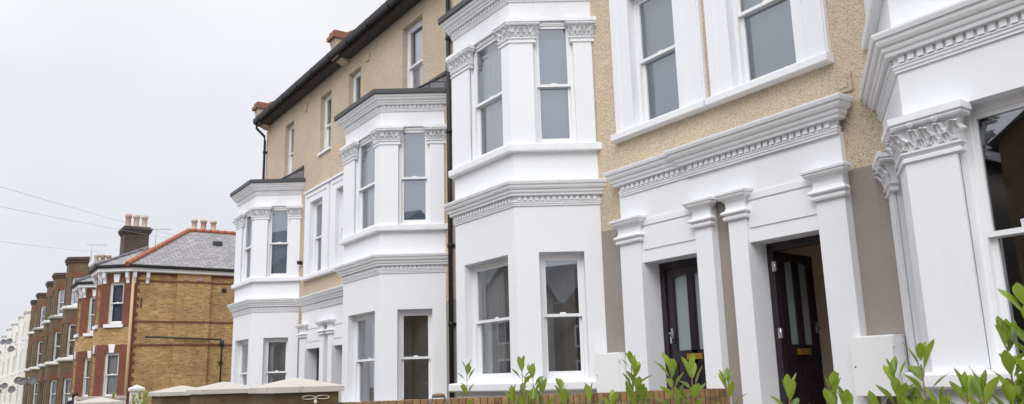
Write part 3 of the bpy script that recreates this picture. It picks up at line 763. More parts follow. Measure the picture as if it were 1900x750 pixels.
m = MB(); m.tube([(-6.33, 3.445, zt), (-6.33, 3.46, zt + .002), (-6.33, 3.50, zt + .003), (-6.33, 3.54, zt + .002), (-6.33, 3.555, zt)], [.014, .018, .019, .018, .014], 12); m.build('grip', 'grip_wood', hd)

# low front wall in front of the hedge (below the picture) 
o = thing('front_wall', (-3.0, 2.0, G0), 'low brick front wall below the hedge shoots', 'garden wall')
m = MB(); m.box(-4.9, 1.6, 1.86, 2.07, G0, -.82); m.build('masonry', 'garden_brick', o)
m = MB(); m.box(-4.92, 1.62, 1.84, 2.09, -.82, -.76); m.build('coping', 'cap_stone', o)

# hedge shoots: glossy obovate leaves spiralling up a stem
def leaf(mb, p, d, up, ln, wd, tone, rng):
    d = d.normalized(); sd = d.cross(up)
    if sd.length < 1e-3: sd = Vector((1, 0, 0))
    sd.normalize(); nrm = sd.cross(d).normalized()
    rows = []; tn = []; vn = []
    cup = rng.uniform(.16, .34); bend = rng.uniform(-.04, .20); tw = rng.uniform(-.25, .25)
    nr = 9
    for i in range(nr):
        v = i / (nr - 1)
        w = wd * (math.sin(math.pi * min(1, (v * .95 + .03)) ** 1.25) ** .80)
        if i == nr - 1: w = wd * .07
        if i == 0: w = wd * .09
        c = p + d * ln * v + nrm * (-bend * ln * v * v)
        a = tw * v; s2 = sd * math.cos(a) + nrm * math.sin(a); n2 = nrm * math.cos(a) - sd * math.sin(a)
        for u in (-1, -.66, -.3, 0, .3, .66, 1):
            wav = .03 * wd * math.sin(v * 9 + u * 3)
            rows.append(c + s2 * (u * w / 2) + n2 * (cup * w * (u * u) * .5 + wav)); tn.append(min(1, max(0, tone + .22 * v - .08 * abs(u)))); vn.append(1.0 if u == 0 and v < .9 else 0.0)
    fs = []
    for i in range(nr - 1):
        for j in range(6): fs.append((i * 7 + j, i * 7 + j + 1, (i + 1) * 7 + j + 1, (i + 1) * 7 + j))
    mb.add(rows, fs, True); mb.tone += tn; mb.vein += vn
def shoot(mbl, mbs, tip, base_z, n, ln, rng, lean=(0, 0), spread=1.0, tipn=4, z_low=None):
    tip = Vector(tip); h = tip.z - base_z
    T = tip - Vector((0, 0, ln * .62))
    base = Vector((tip.x + lean[0], tip.y + lean[1], base_z))
    def at(t):
        q = base.lerp(T, t); k = math.sin(math.pi * t) * .02
        return q + Vector((k * math.sin(t * 7), k * math.cos(t * 5), 0))
    pts = [at(i / 12) for i in range(13)]
    mbs.tube(pts, [.0042 - .0022 * i / 12 for i in range(13)], 6)
    ang = rng.uniform(0, 6.28); zl = z_low if z_low is not None else -.45
    zs = [T.z - (T.z - zl) * ((i / max(1, n)) ** 1.15) for i in range(n)]
    for i, zz in enumerate(zs):
        t = min(1, max(0, (zz - base_z) / (T.z - base_z))); p = at(t)
        for q in range(2 if (i < tipn // 2 or rng.random() < .7) else 1):
            ang += 2.4 + rng.uniform(-.35, .35)
            el = R(rng.uniform(58, 80)) if i < 2 else R(rng.uniform(32, 66))
            d = Vector((math.cos(ang) * math.cos(el) * spread, math.sin(ang) * math.cos(el) * spread, math.sin(el)))
            l = ln * (rng.uniform(.62, .9) if i < 1 else rng.uniform(.8, 1.12)); 
            pet = p + d * .012
            leaf(mbl, pet, d, Vector((0, 0, 1)), l, l * rng.uniform(.34, .46), (.85 if i < 2 else .42) * rng.uniform(.35, 1.2), rng)
SH = {
 'A': ('single slender leafy shoot rising left of all the hedge shoots', [(-3.931, 2.35, .095, 5, .078)]),
 'B': ('leafy hedge shoot before the bay window, second clump from the left', [(-3.331, 2.3, .10, 5, .078), (-3.422, 2.3, -.045, 3, .08), (-3.264, 2.31, -.06, 3, .08)]),
 'C': ('branching hedge clump before the bay corner, three leafy tips stepping down to the right', [(-3.384, 2.4, .07, 4, .08), (-3.28, 2.38, .0, 4, .085), (-3.153, 2.4, -.018, 4, .085)]),
 'D': ('low hedge shoot barely rising above the brick wall, below the left meter box', [(-2.709, 2.2, -.030, 3, .088), (-2.567, 2.2, -.07, 3, .085)]),
 'E': ('tall double hedge shoot just left of the closed door', [(-2.608, 2.35, .092, 5, .08), (-2.565, 2.33, .064, 5, .08)]),
 'F': ('bushy twin hedge shoot standing before the closed dark door', [(-2.228, 2.2, .060, 4, .09), (-2.146, 2.22, .055, 4, .085)]),
 'G': ('small narrow hedge shoot before the grey strip between the doors', [(-2.149, 2.4, .01, 4, .075)]),
 'H': ('three leafed hedge shoot low before the left side of the open doorway', [(-1.759, 2.25, -.017, 3, .088)]),
 'I': ('short hedge shoot low before the right side of the open doorway', [(-1.631, 2.3, -.013, 3, .085), (-1.604, 2.32, -.065, 2, .08)]),
 'J': ('hedge shoot overlapping the right meter box', [(-1.419, 2.3, .025, 4, .085)]),
 'K': ('upright hedge shoot just right of the right meter box', [(-1.363, 2.35, .067, 5, .09), (-1.335, 2.37, -.07, 2, .08)]),
 'L': ('broad low hedge clump of large leaves under the near bay window', [(-1.138, 2.15, -.02, 2, .075), (-1.087, 2.13, -.015, 2, .092), (-1.041, 2.17, -.022, 2, .078)]),
 'M': ('tallest hedge shoot at the right edge of the picture', [(-1.013, 2.25, .195, 8, .088), (-1.055, 2.22, .10, 6, .082), (-.985, 2.2, .06, 5, .085)]),
}
for key, (lab, tips) in SH.items():
    rng = random.Random(hash(key) % 7 + ord(key) * 13)
    rng = random.Random(ord(key) * 31 + 5)
    c = tips[0]; t = thing('hedge_shoot', (c[0], c[1], G0 + .2), lab, 'hedge plant', 'leafy hedge shoots in the foreground')
    ml, ms = MB(), MB(); ml.tone = []; ml.vein = []
    extra = [(c[0] + rng.uniform(-.07, .07), c[1] + rng.uniform(-.05, .09), min(-.05, c[2] - rng.uniform(.09, .15)), 3, .078) for _ in range({'A': 0, 'G': 1, 'B': 1, 'C': 1}.get(key, 2))]
    for (x, y, z, n, ln) in list(tips) + extra:
        shoot(ml, ms, (x, y, z), G0 + .2, n + 4, ln * .95, rng, (rng.uniform(-.03, .03), rng.uniform(-.03, .05)), 1.0, 4, z_low=max(-.42, z - .26 - .02 * n))
    ml.build('leaves', 'hedge_leaf', t); ms.build('stem', 'stem_bark', t)
# distant garden shrubs behind the piers
def shrub(x, y, ztip, n, label, w=.35, ln=.07, seed=1, name='garden_shrub'):
    rng = random.Random(seed); t = thing(name, (x, y, G0), label, 'shrub'); ml, ms = MB(), MB(); ml.tone = []; ml.vein = []
    for k in range(n):
        xx, yy = x + rng.uniform(-w, w), y + rng.uniform(-w, w)
        shoot(ml, ms, (xx, yy, ztip - abs(rng.gauss(0, .13))), G0, 12, ln, rng, ((x - xx) * .7, (y - yy) * .7), z_low=ztip - .7)
    ml.build('leaves', 'shrub_leaf', t); ms.build('stem', 'stem_green', t)
shrub(-13.75, 2.35, .03, 6, 'yellow green garden shrub left of the brick gate piers', .28, .09, 4)
shrub(-7.55, 3.0, .10, 1, 'lone yellow green sprig showing above the nearest pier cap', .02, .03, 9)

# ------------------------------------------------------------------ brick end house across the side street
def quoin_face(m, f, s0, s1, z0, z1, o=.012):
    z = z0; k = 0
    while z < z1: f.box(m, s0 - (.08 if k % 2 else 0), s1, .0, o, z, min(z + .225, z1)); z += .225; k += 1
def plain_bay(h, P, zs, floors, wall_m, dress_m, top, frame='upvc', roofz=None, sill_m='white_trim', backs=('net_curtain',), bracket=True, keystone=True, eave_m=True, wy=None, wfrac=(.24, .76), ghost=False):
    F = []
    for i in range(3):
        a, b = P[i + 1], P[i]; F.append((Face((a[0], a[1], 0), (b[0] - a[0], b[1] - a[1])), math.hypot(b[0] - a[0], b[1] - a[1])))
    mb = MB(); wins = []
    for i in range(3):
        f, Ln = F[i]; hs = []
        for (z0, z1) in floors:
            s0, s1 = (Ln * wfrac[0], Ln * wfrac[1]) if i != 1 else (Ln * .22, Ln * .78)
            hs.append((s0, s1, z0, z1, .12)); wins.append((f, s0, s1, z0, z1))
        f.wall(mb, 0, Ln, zs, top, hs)
    body = mb.build('bay', wall_m, h)
    if dress_m:
        m = MB()
        for i in range(3):
            f, Ln = F[i]
            s0, s1 = (Ln * wfrac[0], Ln * wfrac[1]) if i != 1 else (Ln * .22, Ln * .78)
            for (z0, z1) in floors:
                f.box(m, 0.0, s0, 0, .014, z0 - .12, z1 + .28); f.box(m, s1, Ln, 0, .014, z0 - .12, z1 + .28); f.box(m, s0, s1, 0, .012, z1, z1 + .28)
        m.build('brick_dressing', dress_m, body)
    for k, (f, s0, s1, z0, z1) in enumerate(wins):
        w = sash(h, f, s0, s1, z0, z1, r=.10, glass='glass_clear', back=backs[k % len(backs)], back_d=.04, sill=(.09, .14, .08), vent=False)
        if keystone:
            m = MB(); c = (s0 + s1) / 2; f.poly(m, [(c - .09, z1 - .01), (c + .09, z1 - .01), (c + .13, z1 + .30), (c - .13, z1 + .30)], .0, .05); m.build('keystone', 'white_trim', w)
    return body, F
XH = -34.0
bh = thing('brick_house', (XH - 3.5, 9.5, G0), 'two storey yellow brick end house with slate roof and red brick bays', 'house')
FS = Face((XH, 5.55, 0), (0, 1))           # side wall facing the camera, s = depth
yb = 17.5
m = MB(); FS.wall(m, 0, yb - 5.55, G0, 4.5)
FFr = Face((-47.2, 5.55, 0), (1, 0))
BP1 = [(-34.05, 5.55), (-34.72, 4.66), (-36.25, 4.66), (-36.95, 5.55)]
BP2 = [(x - 5.55, y) for x, y in BP1]
FFr.wall(m, 0, 13.2, G0, 4.5)
m.quad((-47.2, 5.55, G0), (-47.2, yb, G0), (-47.2, yb, 4.5), (-47.2, 5.55, 4.5)); m.quad((-47.2, yb, G0), (XH, yb, G0), (XH, yb, 4.5), (-47.2, yb, 4.5))
bw = m.build('wall', 'yellow_brick', bh)
m = MB()   # chimney-breast projection on the side wall
FS.box(m, 1.62, 2.90, 0, .11, G0, 4.44); m.build('chimney_breast', 'yellow_brick', bh)
m = MB()
for z0, z1 in ((4.07, 4.14), (2.52, 2.59), (1.64, 1.71)):
    FS.box(m, 0.0, 1.62, 0, .022, z0, z1); FS.box(m, 1.62, 2.9, .11, .132, z0, z1); FS.box(m, 2.9, 11.9, 0, .022, z0, z1)
FS.box(m, 0, 1.62, 0, .024, 4.34, 4.44); FS.box(m, 2.9, 11.9, 0, .024, 4.34, 4.44)
FS.box(m, .0, .20, 0, .016, G0, 4.34)
z = G0; k = 0
while z < 4.3: FS.box(m, .2, .2 + (.10 if k % 2 else .02), 0, .015, z, z + .15); z += .15; k += 1
m.build('red_brick_bands', 'red_brick', bh)
for a, b in ((1.85, 2.05), (2.35, 2.62)):
    m = MB(); FS.box(m, a, b, .10, .15, 4.17, 4.30); m.build('terracotta_plaque', 'pot_pink', bh)
for a, b, c, e in ((3.36, 3.54, 3.76, 3.92), (3.36, 3.52, .9, 1.04), (.36, .40, 3.05, 3.45)):
    m = MB(); FS.box(m, a, b, -.01, .03, c, e); m.build('air_brick', 'cast_iron', bh)
m = MB()
m.tube([(XH + .2, 6.12, 1.97), (XH + .2, 8.9, 1.88), (XH + .19, 8.97, 1.78), (XH + .15, 8.97, 1.5), (XH + .15, 8.97, G0)], .036, 8); m.tube([(XH + .16, 8.97, 1.86), (XH + .16, 8.97, 1.62)], .085, 8)
m.build('waste_pipe', 'cast_iron', bh)
pipe(bh, [(XH + .07, 5.60, 4.5), (XH + .07, 5.60, G0)], .055, 'clay_pipe', 'downpipe')
curt = ('blue_check', 'net_curtain', 'net_curtain', 'net_curtain', 'net_curtain', 'net_curtain')
for BP, nm in ((BP1, 0), (BP2, 1)):
    plain_bay(bh, BP, G0, [(-.22, 1.42), (2.48, 4.06)], 'yellow_brick', 'red_brick', 4.5, backs=('net_curtain', 'blue_check' if nm == 0 else 'net_curtain', 'net_curtain'))
# eaves: fascia, gutter and brackets along side wall, corner and bays
def eave_path(pts, name, mat, prof, parent):
    m = MB(); sweep(m, pts, prof, 'flat'); return m.build(name, mat, parent)
EP = [(XH, yb), (XH, 5.55)] + [(BP1[1][0] + .0, BP1[1][1]), BP1[2], (BP1[3][0], BP1[3][1] - .02), (BP2[0][0], BP2[0][1] - .02), BP2[1], BP2[2], BP2[3], (-47.2, 5.55)]
fas = eave_path(EP, 'fascia', 'white_trim', [(-.02, 4.42), (.20, 4.43), (.22, 4.44), (.22, 4.60), (.18, 4.60)], bh)
eave_path(EP, 'gutter', 'black_plastic', [(.22, 4.60), (.22, 4.575), (.30, 4.575), (.34, 4.61), (.34, 4.68), (.31, 4.68), (.2, 4.66)], bh)
m = MB()
for f, ss in ((Face((BP1[1][0], BP1[1][1], 0), (BP1[0][0] - BP1[1][0], BP1[0][1] - BP1[1][1])), (.10, 1.0)), (Face((BP2[1][0], BP2[1][1], 0), (BP1[0][0] - BP1[1][0], BP1[0][1] - BP1[1][1])), (.10, 1.0)), (FS, (.08, .55)), (Face((BP1[2][0], BP1[2][1], 0), (1, 0)), (.1, 1.4)), (Face((BP2[2][0], BP2[2][1], 0), (1, 0)), (.1, 1.4))):
    for s in ss:
        q = [(0, 4.43), (0, 4.02), (.05, 4.0), (.07, 4.12), (.15, 4.22), (.18, 4.43)]
        m = MB(); m.loft([[f.p(s - .06, o, z) for o, z in q], [f.p(s + .06, o, z) for o, z in q]], True, True, True); m.build('bracket', 'white_trim', bh)
# hipped roofs
m = MB(); rt = MB()
ez = 4.66; rz = 6.78
for (xr, xl) in ((XH + .3, -40.6), (-40.6, -47.3)):
    cx = -37.4 if xr > -35 else -43.9; fy, by = 5.3, yb + .2; ry = 8.28
    A, B, C, Dd = (xr, fy, ez), (xl, fy, ez), (xl, by, ez), (xr, by, ez); r0, r1 = (cx, ry, rz), (cx, by - 3.0, rz)
    m.add([A, B, C, Dd, r0, r1], [(0, 1, 4), (0, 4, 5, 3), (1, 2, 5, 4), (2, 3, 5)])
    V3 = Vector
    for a, b in ((A, r0), (r0, r1)) + (((B, r0),) if xr > -35 else ((B, r0),)):
        a, b = V3(a), V3(b); n = int((b - a).length / .32)
        for k in range(n):
            p, q = a.lerp(b, k / n), a.lerp(b, (k + .97) / n); rt.tube([p + V3((0, 0, .02)), q + V3((0, 0, .045))], .10, 6)
roof = m.build('roof', 'slate_pale', bh); rt.build('ridge_tiles', 'terracotta', roof)
for BP, top in ((BP1, 5.72), (BP2, 5.72)):
    m = MB(); lm = MB(); e = offset_path(BP, .32, 'flat'); cx = (BP[1][0] + BP[2][0]) / 2 - .85
    q = [(v.x, v.y, 4.67) for v in e]; ap = (cx + .1, 6.43, top); bk_ = (cx + .1, 8.2, top)
    m.add(q + [ap, bk_], [(0, 1, 4), (1, 2, 4), (2, 3, 4), (0, 4, 5), (3, 5, 4)])
    lm.tube([(q[1][0], q[1][1], q[1][2] + .02), (ap[0], ap[1], ap[2] + .03)], .07, 6); lm.tube([(q[0][0], q[0][1], q[0][2] + .02), (ap[0], ap[1], ap[2] + .03)], .05, 6)
    br = m.build('bay_roof', 'slate_pale', bh)
    for v in range(1): lm.build('lead_hip', 'slate', br)
m = MB(); FSr = Face((XH, 0, 0), (0, 1)); m.box(-36.2, -35.95, 9.0, 9.35, 6.0, 6.16); m.build('roof_vent', 'lead', roof)
def pots(parent, pts, h, r, mats):
    for k, p in enumerate(pts):
        m = MB(); m.lathe(p, [(r * 1.05, 0), (r * .95, .05), (r * .82, h * .15), (r * .74, h * .72), (r * .95, h * .76), (r * 1.0, h * .86), (r * .98, h), (r * .6, h), (r * .55, h * .6)], 12); m.build('chimney_pot', mats[k % len(mats)], parent)
# chimney of the end house, on the ridge, pots seen over it
m = MB(); m.box(-38.4, -37.6, 8.45, 9.75, 6.2, 6.92); ch = m.build('chimney', 'brown_brick', roof); 
pots(bh, [(-38.0, 8.62, 6.92), (-38.0, 9.02, 6.92), (-38.0, 9.45, 6.92)], .50, .15, ['pot_buff', 'pot_pink', 'pot_buff'])
# party wall with big stack
pw = MB(); pr = [(6.2, 4.4), (6.2, 6.25), (6.6, 6.5), (8.5, 7.45), (9.2, 7.45), (9.2, 4.4)]
pw.loft([[(-47.7, y, z) for y, z in pr], [(-47.3, y, z) for y, z in pr]], True, True, True); pw.build('party_wall', 'old_render', bh)
m = MB(); x0, x1, y0, y1 = -48.6, -47.25, 7.22, 8.42
m.box(x0, x1, y0, y1, 6.6, 8.22)
for k, (e, za, zb) in enumerate(((.05, 8.22, 8.30), (.10, 8.30, 8.40), (.14, 8.40, 8.52), (.06, 8.52, 8.60))): m.box(x0 - e, x1 + e, y0 - e, y1 + e, za, zb)
stk = m.build('chimney', 'sooty_brick', bh)
pots(stk, [(-47.8, 7.42, 8.60), (-47.8, 7.83, 8.60), (-47.8, 8.24, 8.60)], .72, .18, ['pot_pink', 'pot_buff', 'pot_buff'])
def aerial(x, y, z, h, label):
    m = MB(); m.tube([(x, y, z), (x, y, z + h)], .018, 6); m.tube([(x, y - .25, z + h - .05), (x, y + .75, z + h + .02)], .012, 6)
    for k in range(7): m.tube([(x - .2, y - .2 + k * .14, z + h - .045 + k * .01), (x + .2, y - .2 + k * .14, z + h - .045 + k * .01)], .008, 5)
    tag(m.build('tv_aerial', 'cable'), label, 'aerial', 'television aerials')
aerial(-47.2, 8.75, 7.3, 1.25, 'television aerial standing right of the tall chimney stack')
aerial(-50.2, 6.05, 7.0, .95, 'television aerial left of the small chimney pots over the brown terrace')

# ------------------------------------------------------------------ brown brick terrace
bt = [(-50.2, 'nearest brown brick bay-fronted terraced house beside the slate-roofed brick house'), (-56.9, 'second brown brick terraced house from the slate-roofed house'), (-60.9, 'middle brown brick terraced house of the five'), (-67.9, 'fourth brown brick terraced house, two from the white terrace'), (-72.6, 'farthest brown brick terraced house, next to the white terrace')]
edges = [-47.75, -54.3, -58.9, -64.6, -70.4, -75.8]
for k, (bx, lab) in enumerate(bt):
    xr, xl = edges[k], edges[k + 1]
    h = thing('brick_terraced_house', ((xr + xl) / 2, 6, G0), lab, 'house', 'brown brick terraced houses')
    m = MB(); m.box(xl, xr, 5.95, 15, G0, 6.55); m.build('wall', 'brown_brick', h)
    Pb = [(bx, 5.95), (bx - .55, 5.08), (bx - 1.75, 5.08), (bx - 2.3, 5.95)]
    fl = [(-.9, .75), (1.85, 3.62), (4.62, 6.15)]
    tp = 7.25 - .06 * k
    body, FFs = plain_bay(h, Pb, G0, fl, 'brown_brick', None, tp, backs=('net_curtain', None, 'pale_curtain'), keystone=False, wfrac=(.2, .8))
    for (f, Ln) in FFs[:2]:
        for (z0, z1) in fl: m = MB(); f.box(m, Ln * .16, Ln * .84, 0, .02, z1, z1 + .25); m.build('brick_arch', 'red_brick', body)
    m = MB(); sweep(m, Pb, [(-.02, tp - .35), (.06, tp - .3), (.06, tp - .2), (.12, tp - .15), (.12, tp), (-.3, tp + .02)], 'plane', 5.95)
    m.add([(q[0], q[1], tp) for q in Pb], [(0, 1, 2, 3)]); m.build('parapet', 'sooty_brick', body)
    for zz in (4.45, 1.68):
        m = MB(); sweep(m, Pb, [(-.02, zz - .08), (.10, zz - .04), (.14, zz), (.14, zz + .09), (-.02, zz + .14)], 'plane', 5.95); m.build('sill_band', 'cream_stucco' if k % 2 == 0 or zz < 3 else 'old_render', body)
    m = MB(); m.box(xl, xr, 6.0, 15.0, 6.55, 6.75); m.build('roof', 'old_render', h)
    if k == 0: pots(h, [(-49.6, 6.25, 6.75), (-49.6, 6.55, 6.75), (-49.6, 6.85, 6.75)], .55, .15, ['pot_buff', 'pot_pink', 'pot_pink'])

# ------------------------------------------------------------------ far white terrace
we = [(-76.0, -82.4, 6.62, 'nearest house of the far white stucco terrace, touching the brown brick row'), (-82.4, -91.0, 6.72, 'second house of the far white stucco terrace'), (-91.0, -99.0, 6.7, 'third house of the far white stucco terrace'), (-99.0, -107.5, 6.75, 'fourth house of the far white stucco terrace'), (-107.5, -122.0, 6.5, 'farthest house of the white stucco terrace at the left edge')]
for k, (xr, xl, tp, lab) in enumerate(we):
    h = thing('stucco_house', ((xr + xl) / 2, 6, G0), lab, 'house', 'far white stucco terraced houses')
    m = MB(); m.box(xl, xr, 5.95, 15, G0, tp - .35); m.build('wall', 'cream_stucco', h)
    bx = xr - 1.1
    Pb = [(bx, 5.95), (bx - .5, 5.0), (bx - 2.3, 5.0), (bx - 2.9, 5.95)]
    body, FFs = plain_bay(h, Pb, G0, [(-.9, .75), (1.85, 3.5), (4.4, 5.7)], 'cream_stucco', None, tp, backs=('grey_blind', 'pale_curtain'), keystone=False, wfrac=(.25, .75))
    m = MB(); sweep(m, Pb, [(-.02, tp - .3), (.08, tp - .25), (.15, tp - .12), (.15, tp), (-.3, tp + .02)], 'plane', 5.95); m.add([(q[0], q[1], tp) for q in Pb], [(0, 1, 2, 3)]); m.build('parapet', 'cream_stucco', body)
    m = MB(); sweep(m, [(xr, 5.95), (xl, 5.95)], [(-.02, tp - .55), (.1, tp - .5), (.15, tp - .4), (.15, tp - .3), (-.02, tp - .28)], 'flat'); m.build('cornice', 'cream_stucco', h)
    m = MB(); m.box(xl, xr, 6.0, 15.0, tp - .35, tp - .2); m.build('roof', 'old_render', h)

# satellite dishes
DI = [(-99.06, 5.14, 'highest left'), (-89.06, 4.68, 'highest right'), (-85.15, 3.82, 'rightmost of the upper'), (-107.04, 4.39, 'left edge upper'), (-107.12, 3.6, 'left edge second'), (-105.73, 1.44, 'left edge lower'), (-100.63, .77, 'left lower middle'), (-89.67, .72, 'middle of the lower'), (-98.75, .23, 'lowest left'), (-79.1, .32, 'largest low')]
DL = ['uppermost grey satellite dish on the far white terrace', 'upper right grey satellite dish, level with the uppermost one', 'lowest of the three upper right dishes on the white terrace', 'upper grey satellite dish by the left edge of the picture', 'lower neighbour of the upper left edge satellite dish', 'upper dish of the ground-floor dishes at the left edge', 'dish below and right of the left edge ground-floor dish', 'middle ground-floor satellite dish on the white terrace', 'lowest satellite dish at the left edge of the white terrace', 'largest ground-floor satellite dish at the right end of the white terrace']
def dish(x, z, label, y=4.95, r=.31):
    t = thing('satellite_dish', (x, y, z), label, 'satellite dish', 'satellite dishes on the far houses')
    m = MB(); c = Vector((x, y - .35, z)); ax = Vector((.85, -.5, .25)).normalized(); a = ax.cross(Vector((0, 0, 1))).normalized(); b = a.cross(ax)
    rings = []
    for rr in (0.02, .35, .7, 1.0): rings.append([c + ax * (.22 * r * rr * rr) + (a * math.cos(q) + b * math.sin(q) * .92) * r * rr for q in [2 * math.pi * j / 16 for j in range(16)]])
    m.loft(rings, True, True, False, True); m.build('reflector', 'dish_grey', t)
    m = MB(); m.tube([c, (x, y + .1, z - .1)], .03, 6); m.tube([c - b * r * .9 + ax * .2, c + ax * .5], .018, 6); m.tube([c + ax * .46, c + ax * .56], .04, 6); m.build('arm', 'cable', t)
for (x, z, _), lab in zip(DI, DL): dish(x, z, lab)
for x, z, lab in ((-73.87, .97, 'satellite dish at the left end of the brown terrace'), (-69.33, .83, 'middle satellite dish of three on the brown terrace'), (-61.2, .82, 'satellite dish nearest the window on the brown terrace')): dish(x, z, lab, 5.0, .31)

# overhead wires from a pole beyond the frame
pl_ = thing('telegraph_pole', (-12.0, -1.6, G0), 'wooden telegraph pole on the far left pavement carrying the overhead wires', 'pole')
m = MB(); m.tube([(-12, -1.6, G0), (-12, -1.6, 6.2)], [.14, .10], 12); m.build('pole', 'grip_wood', pl_)
m = MB(); m.box(-12.05, -11.95, -2.2, -1.0, 5.75, 5.85); m.build('crossarm', 'grip_wood', pl_)
def wire(p0, mid, p1, label):
    P0, M, P1 = (Vector(p) for p in (p0, mid, p1)); m = MB(); pts = []
    for k in range(41):
        t = k / 40; a = 2 * (t - .5) * (t - 1); b = 4 * t * (1 - t); c = 2 * t * (t - .5)
        pts.append(P0 * a + M * b + P1 * c)
    m.tube(pts, .005, 5); tag(m.build('overhead_wire', 'cable'), label, 'wire', 'thin overhead wires')
def through(A, B, sag, xs0, xs1):        # straight run through two measured points, extended, with a little sag
    A, B = Vector(A), Vector(B); d = (B - A) / (B.x - A.x)
    p0, p1 = A + d * (xs0 - A.x), A + d * (xs1 - A.x); return p0, (p0 + p1) / 2 - Vector((0, 0, sag)), p1
wire(*through((-20, .57, 4.34), (-44, 9.6, 7.65), .10, -12, -50), 'uppermost thin overhead wire crossing the sky at the left')
wire(*through((-22, .67, 4.31), (-44, 9.61, 7.5), .10, -12, -50), 'middle thin overhead wire crossing the sky at the left')
wire(*through((-25, .85, 3.96), (-46, 5.91, 6.94), .08, -12, -48), 'lowest thin overhead wire crossing the sky at the left')

# person in a dark coat on the pavement by the brick house
def person(x, y):
    t = thing('person', (x, y, G0), 'person in a dark coat standing by the red brick bay, only head and shoulders showing', 'person')
    j = {'pel': (0, 0, .92), 'sp': (0, 0, 1.15), 'ch': (0, .02, 1.36), 'nk': (0, .05, 1.46), 'h0': (0, .07, 1.53), 'h1': (0, .08, 1.64)}
    names = list(j); V = [j[n] for n in names]; E = [(i, i + 1) for i in range(5)]; rad = [.15, .15, .16, .055, .075, .085]
    for sg in (-1, 1):
        b = len(V); V += [(sg * .19, .02, 1.38), (sg * .25, .03, 1.12), (sg * .24, .14, .90)]; E += [(2, b), (b, b + 1), (b + 1, b + 2)]; rad += [.075, .055, .04]
        b = len(V); V += [(sg * .10, 0, .86), (sg * .11, .02, .48), (sg * .11, -.01, .08), (sg * .12, .14, .03)]; E += [(0, b), (b, b + 1), (b + 1, b + 2), (b + 2, b + 3)]; rad += [.10, .07, .05, .045]
    me = bpy.data.meshes.new('body'); rot = Matrix.Rotation(R(-60), 3, 'Z') @ Matrix.Scale(.92, 3)
    me.from_pydata([tuple(rot @ Vector(v) + Vector((x, y, G0))) for v in V], E, [])
    o = bpy.data.objects.new('body', me); COL.objects.link(o); o.parent = t; o.matrix_parent_inverse = world(t).inverted()
    sk = o.modifiers.new('skin', 'SKIN')
    for i, r in enumerate(rad): me.skin_vertices[0].data[i].radius = (r, r)
    me.skin_vertices[0].data[0].use_root = True
    o.modifiers.new('sub', 'SUBSURF').levels = 2; me.materials.append(MATS['dark_coat'])
    hx = rot @ Vector((0, .08, 1.615)) + Vector((x, y, G0))
    m = MB(); m.lathe(tuple(hx - Vector((0, 0, .06))), [(.05, 0), (.088, .04), (.098, .09), (.085, .14), (.045, .172), (.01, .18)], 14); m.build('hair', 'dark_hair', t)
    m = MB(); q = rot @ Vector((0, .15, 1.56)) + Vector((x, y, G0)); m.lathe((q.x, q.y, q.z - .05), [(.02, 0), (.045, .03), (.05, .07), (.03, .10)], 10); m.build('face', 'skin', t)
person(-30.6, 3.50)

# houses on the far side of the street (seen only as reflections in the glass)
for k, x in enumerate((-52, -41, -30, -19, -8, 3, 14, 25, 36, 47)):
    h = thing('opposite_house', (x, -16, G0), ['gabled brick house across the street', 'gabled rendered house across the street'][k % 2] + ', behind the viewer, house row position ' + ['far left', 'left', 'left of middle', 'middle left', 'middle right', 'right of middle', 'third from right', 'second from right', 'next to last', 'last at right'][k], 'house', 'houses across the street')
    eh = 7.4 if -22 < x < 20 else 5.4; rh = eh + 3
    m = MB(); m.box(x - 4.8, x + 4.8, -24, -15.5, G0, eh); m.add([(x - 4.8, -15.5, eh), (x + 4.8, -15.5, eh), (x, -15.5, rh)], [(0, 1, 2)]); m.build('wall', 'brown_brick' if k % 2 == 0 else 'old_render', h)
    m = MB(); m.quad((x - 5.2, -15.2, eh - .25), (x, -15.2, rh + .15), (x, -24, rh + .15), (x - 5.2, -24, eh - .25)); m.quad((x + 5.2, -15.2, eh - .25), (x, -15.2, rh + .15), (x, -24, rh + .15), (x + 5.2, -24, eh - .25)); m.build('roof', 'slate', h)
    f = Face((x + 4.8, -15.5, 0), (-1, 0))
    for s in (1.4, 6.2):
        for z0, z1 in ((-.4, 1.3), (2.2, 3.7)) + (((5.0, 6.4),) if eh > 7 else ()):
            m = MB(); f.box(m, s, s + 1.9, 0, .06, z0, z1); w = m.build('window', 'upvc', h); m = MB(); f.box(m, s + .12, s + .9, .06, .07, z0 + .12, z1 - .12); f.box(m, s + 1.0, s + 1.78, .06, .07, z0 + .12, z1 - .12); m.build('pane', 'lead', w)

# ------------------------------------------------------------------ ground
m = MB(); m.add([(-400, -300, G0 - .13), (200, -300, G0 - .13), (200, 400, G0 - .13), (-400, 400, G0 - .13)], [(0, 1, 2, 3)]); structure(m, 'ground', 'earth')
m = MB(); m.box(-300, 150, -8.5, -1.5, G0 - .2, G0 - .125); structure(m, 'road', 'asphalt')
m = MB(); m.box(-300, 150, -1.35, 1.86, G0 - .3, G0); structure(m, 'pavement', 'concrete')
m = MB(); m.box(-300, 150, -1.5, -1.35, G0 - .3, G0 + .002); structure(m, 'kerb', 'cap_stone')
m = MB(); m.box(-300, 150, -12.0, -8.5, G0 - .3, G0); structure(m, 'opposite_pavement', 'concrete')
m = MB(); m.box(-24.1, 3, 1.86, D + .3, G0 - .3, G0 + .06); structure(m, 'front_garden', 'soil')
m = MB(); m.box(-24.3 + 18.9, -4.9, 1.9, D, G0, G0 + .10); m.box(-7.9, -6.8, 1.9, D, G0, G0 + .10); structure(m, 'garden_path', 'concrete')

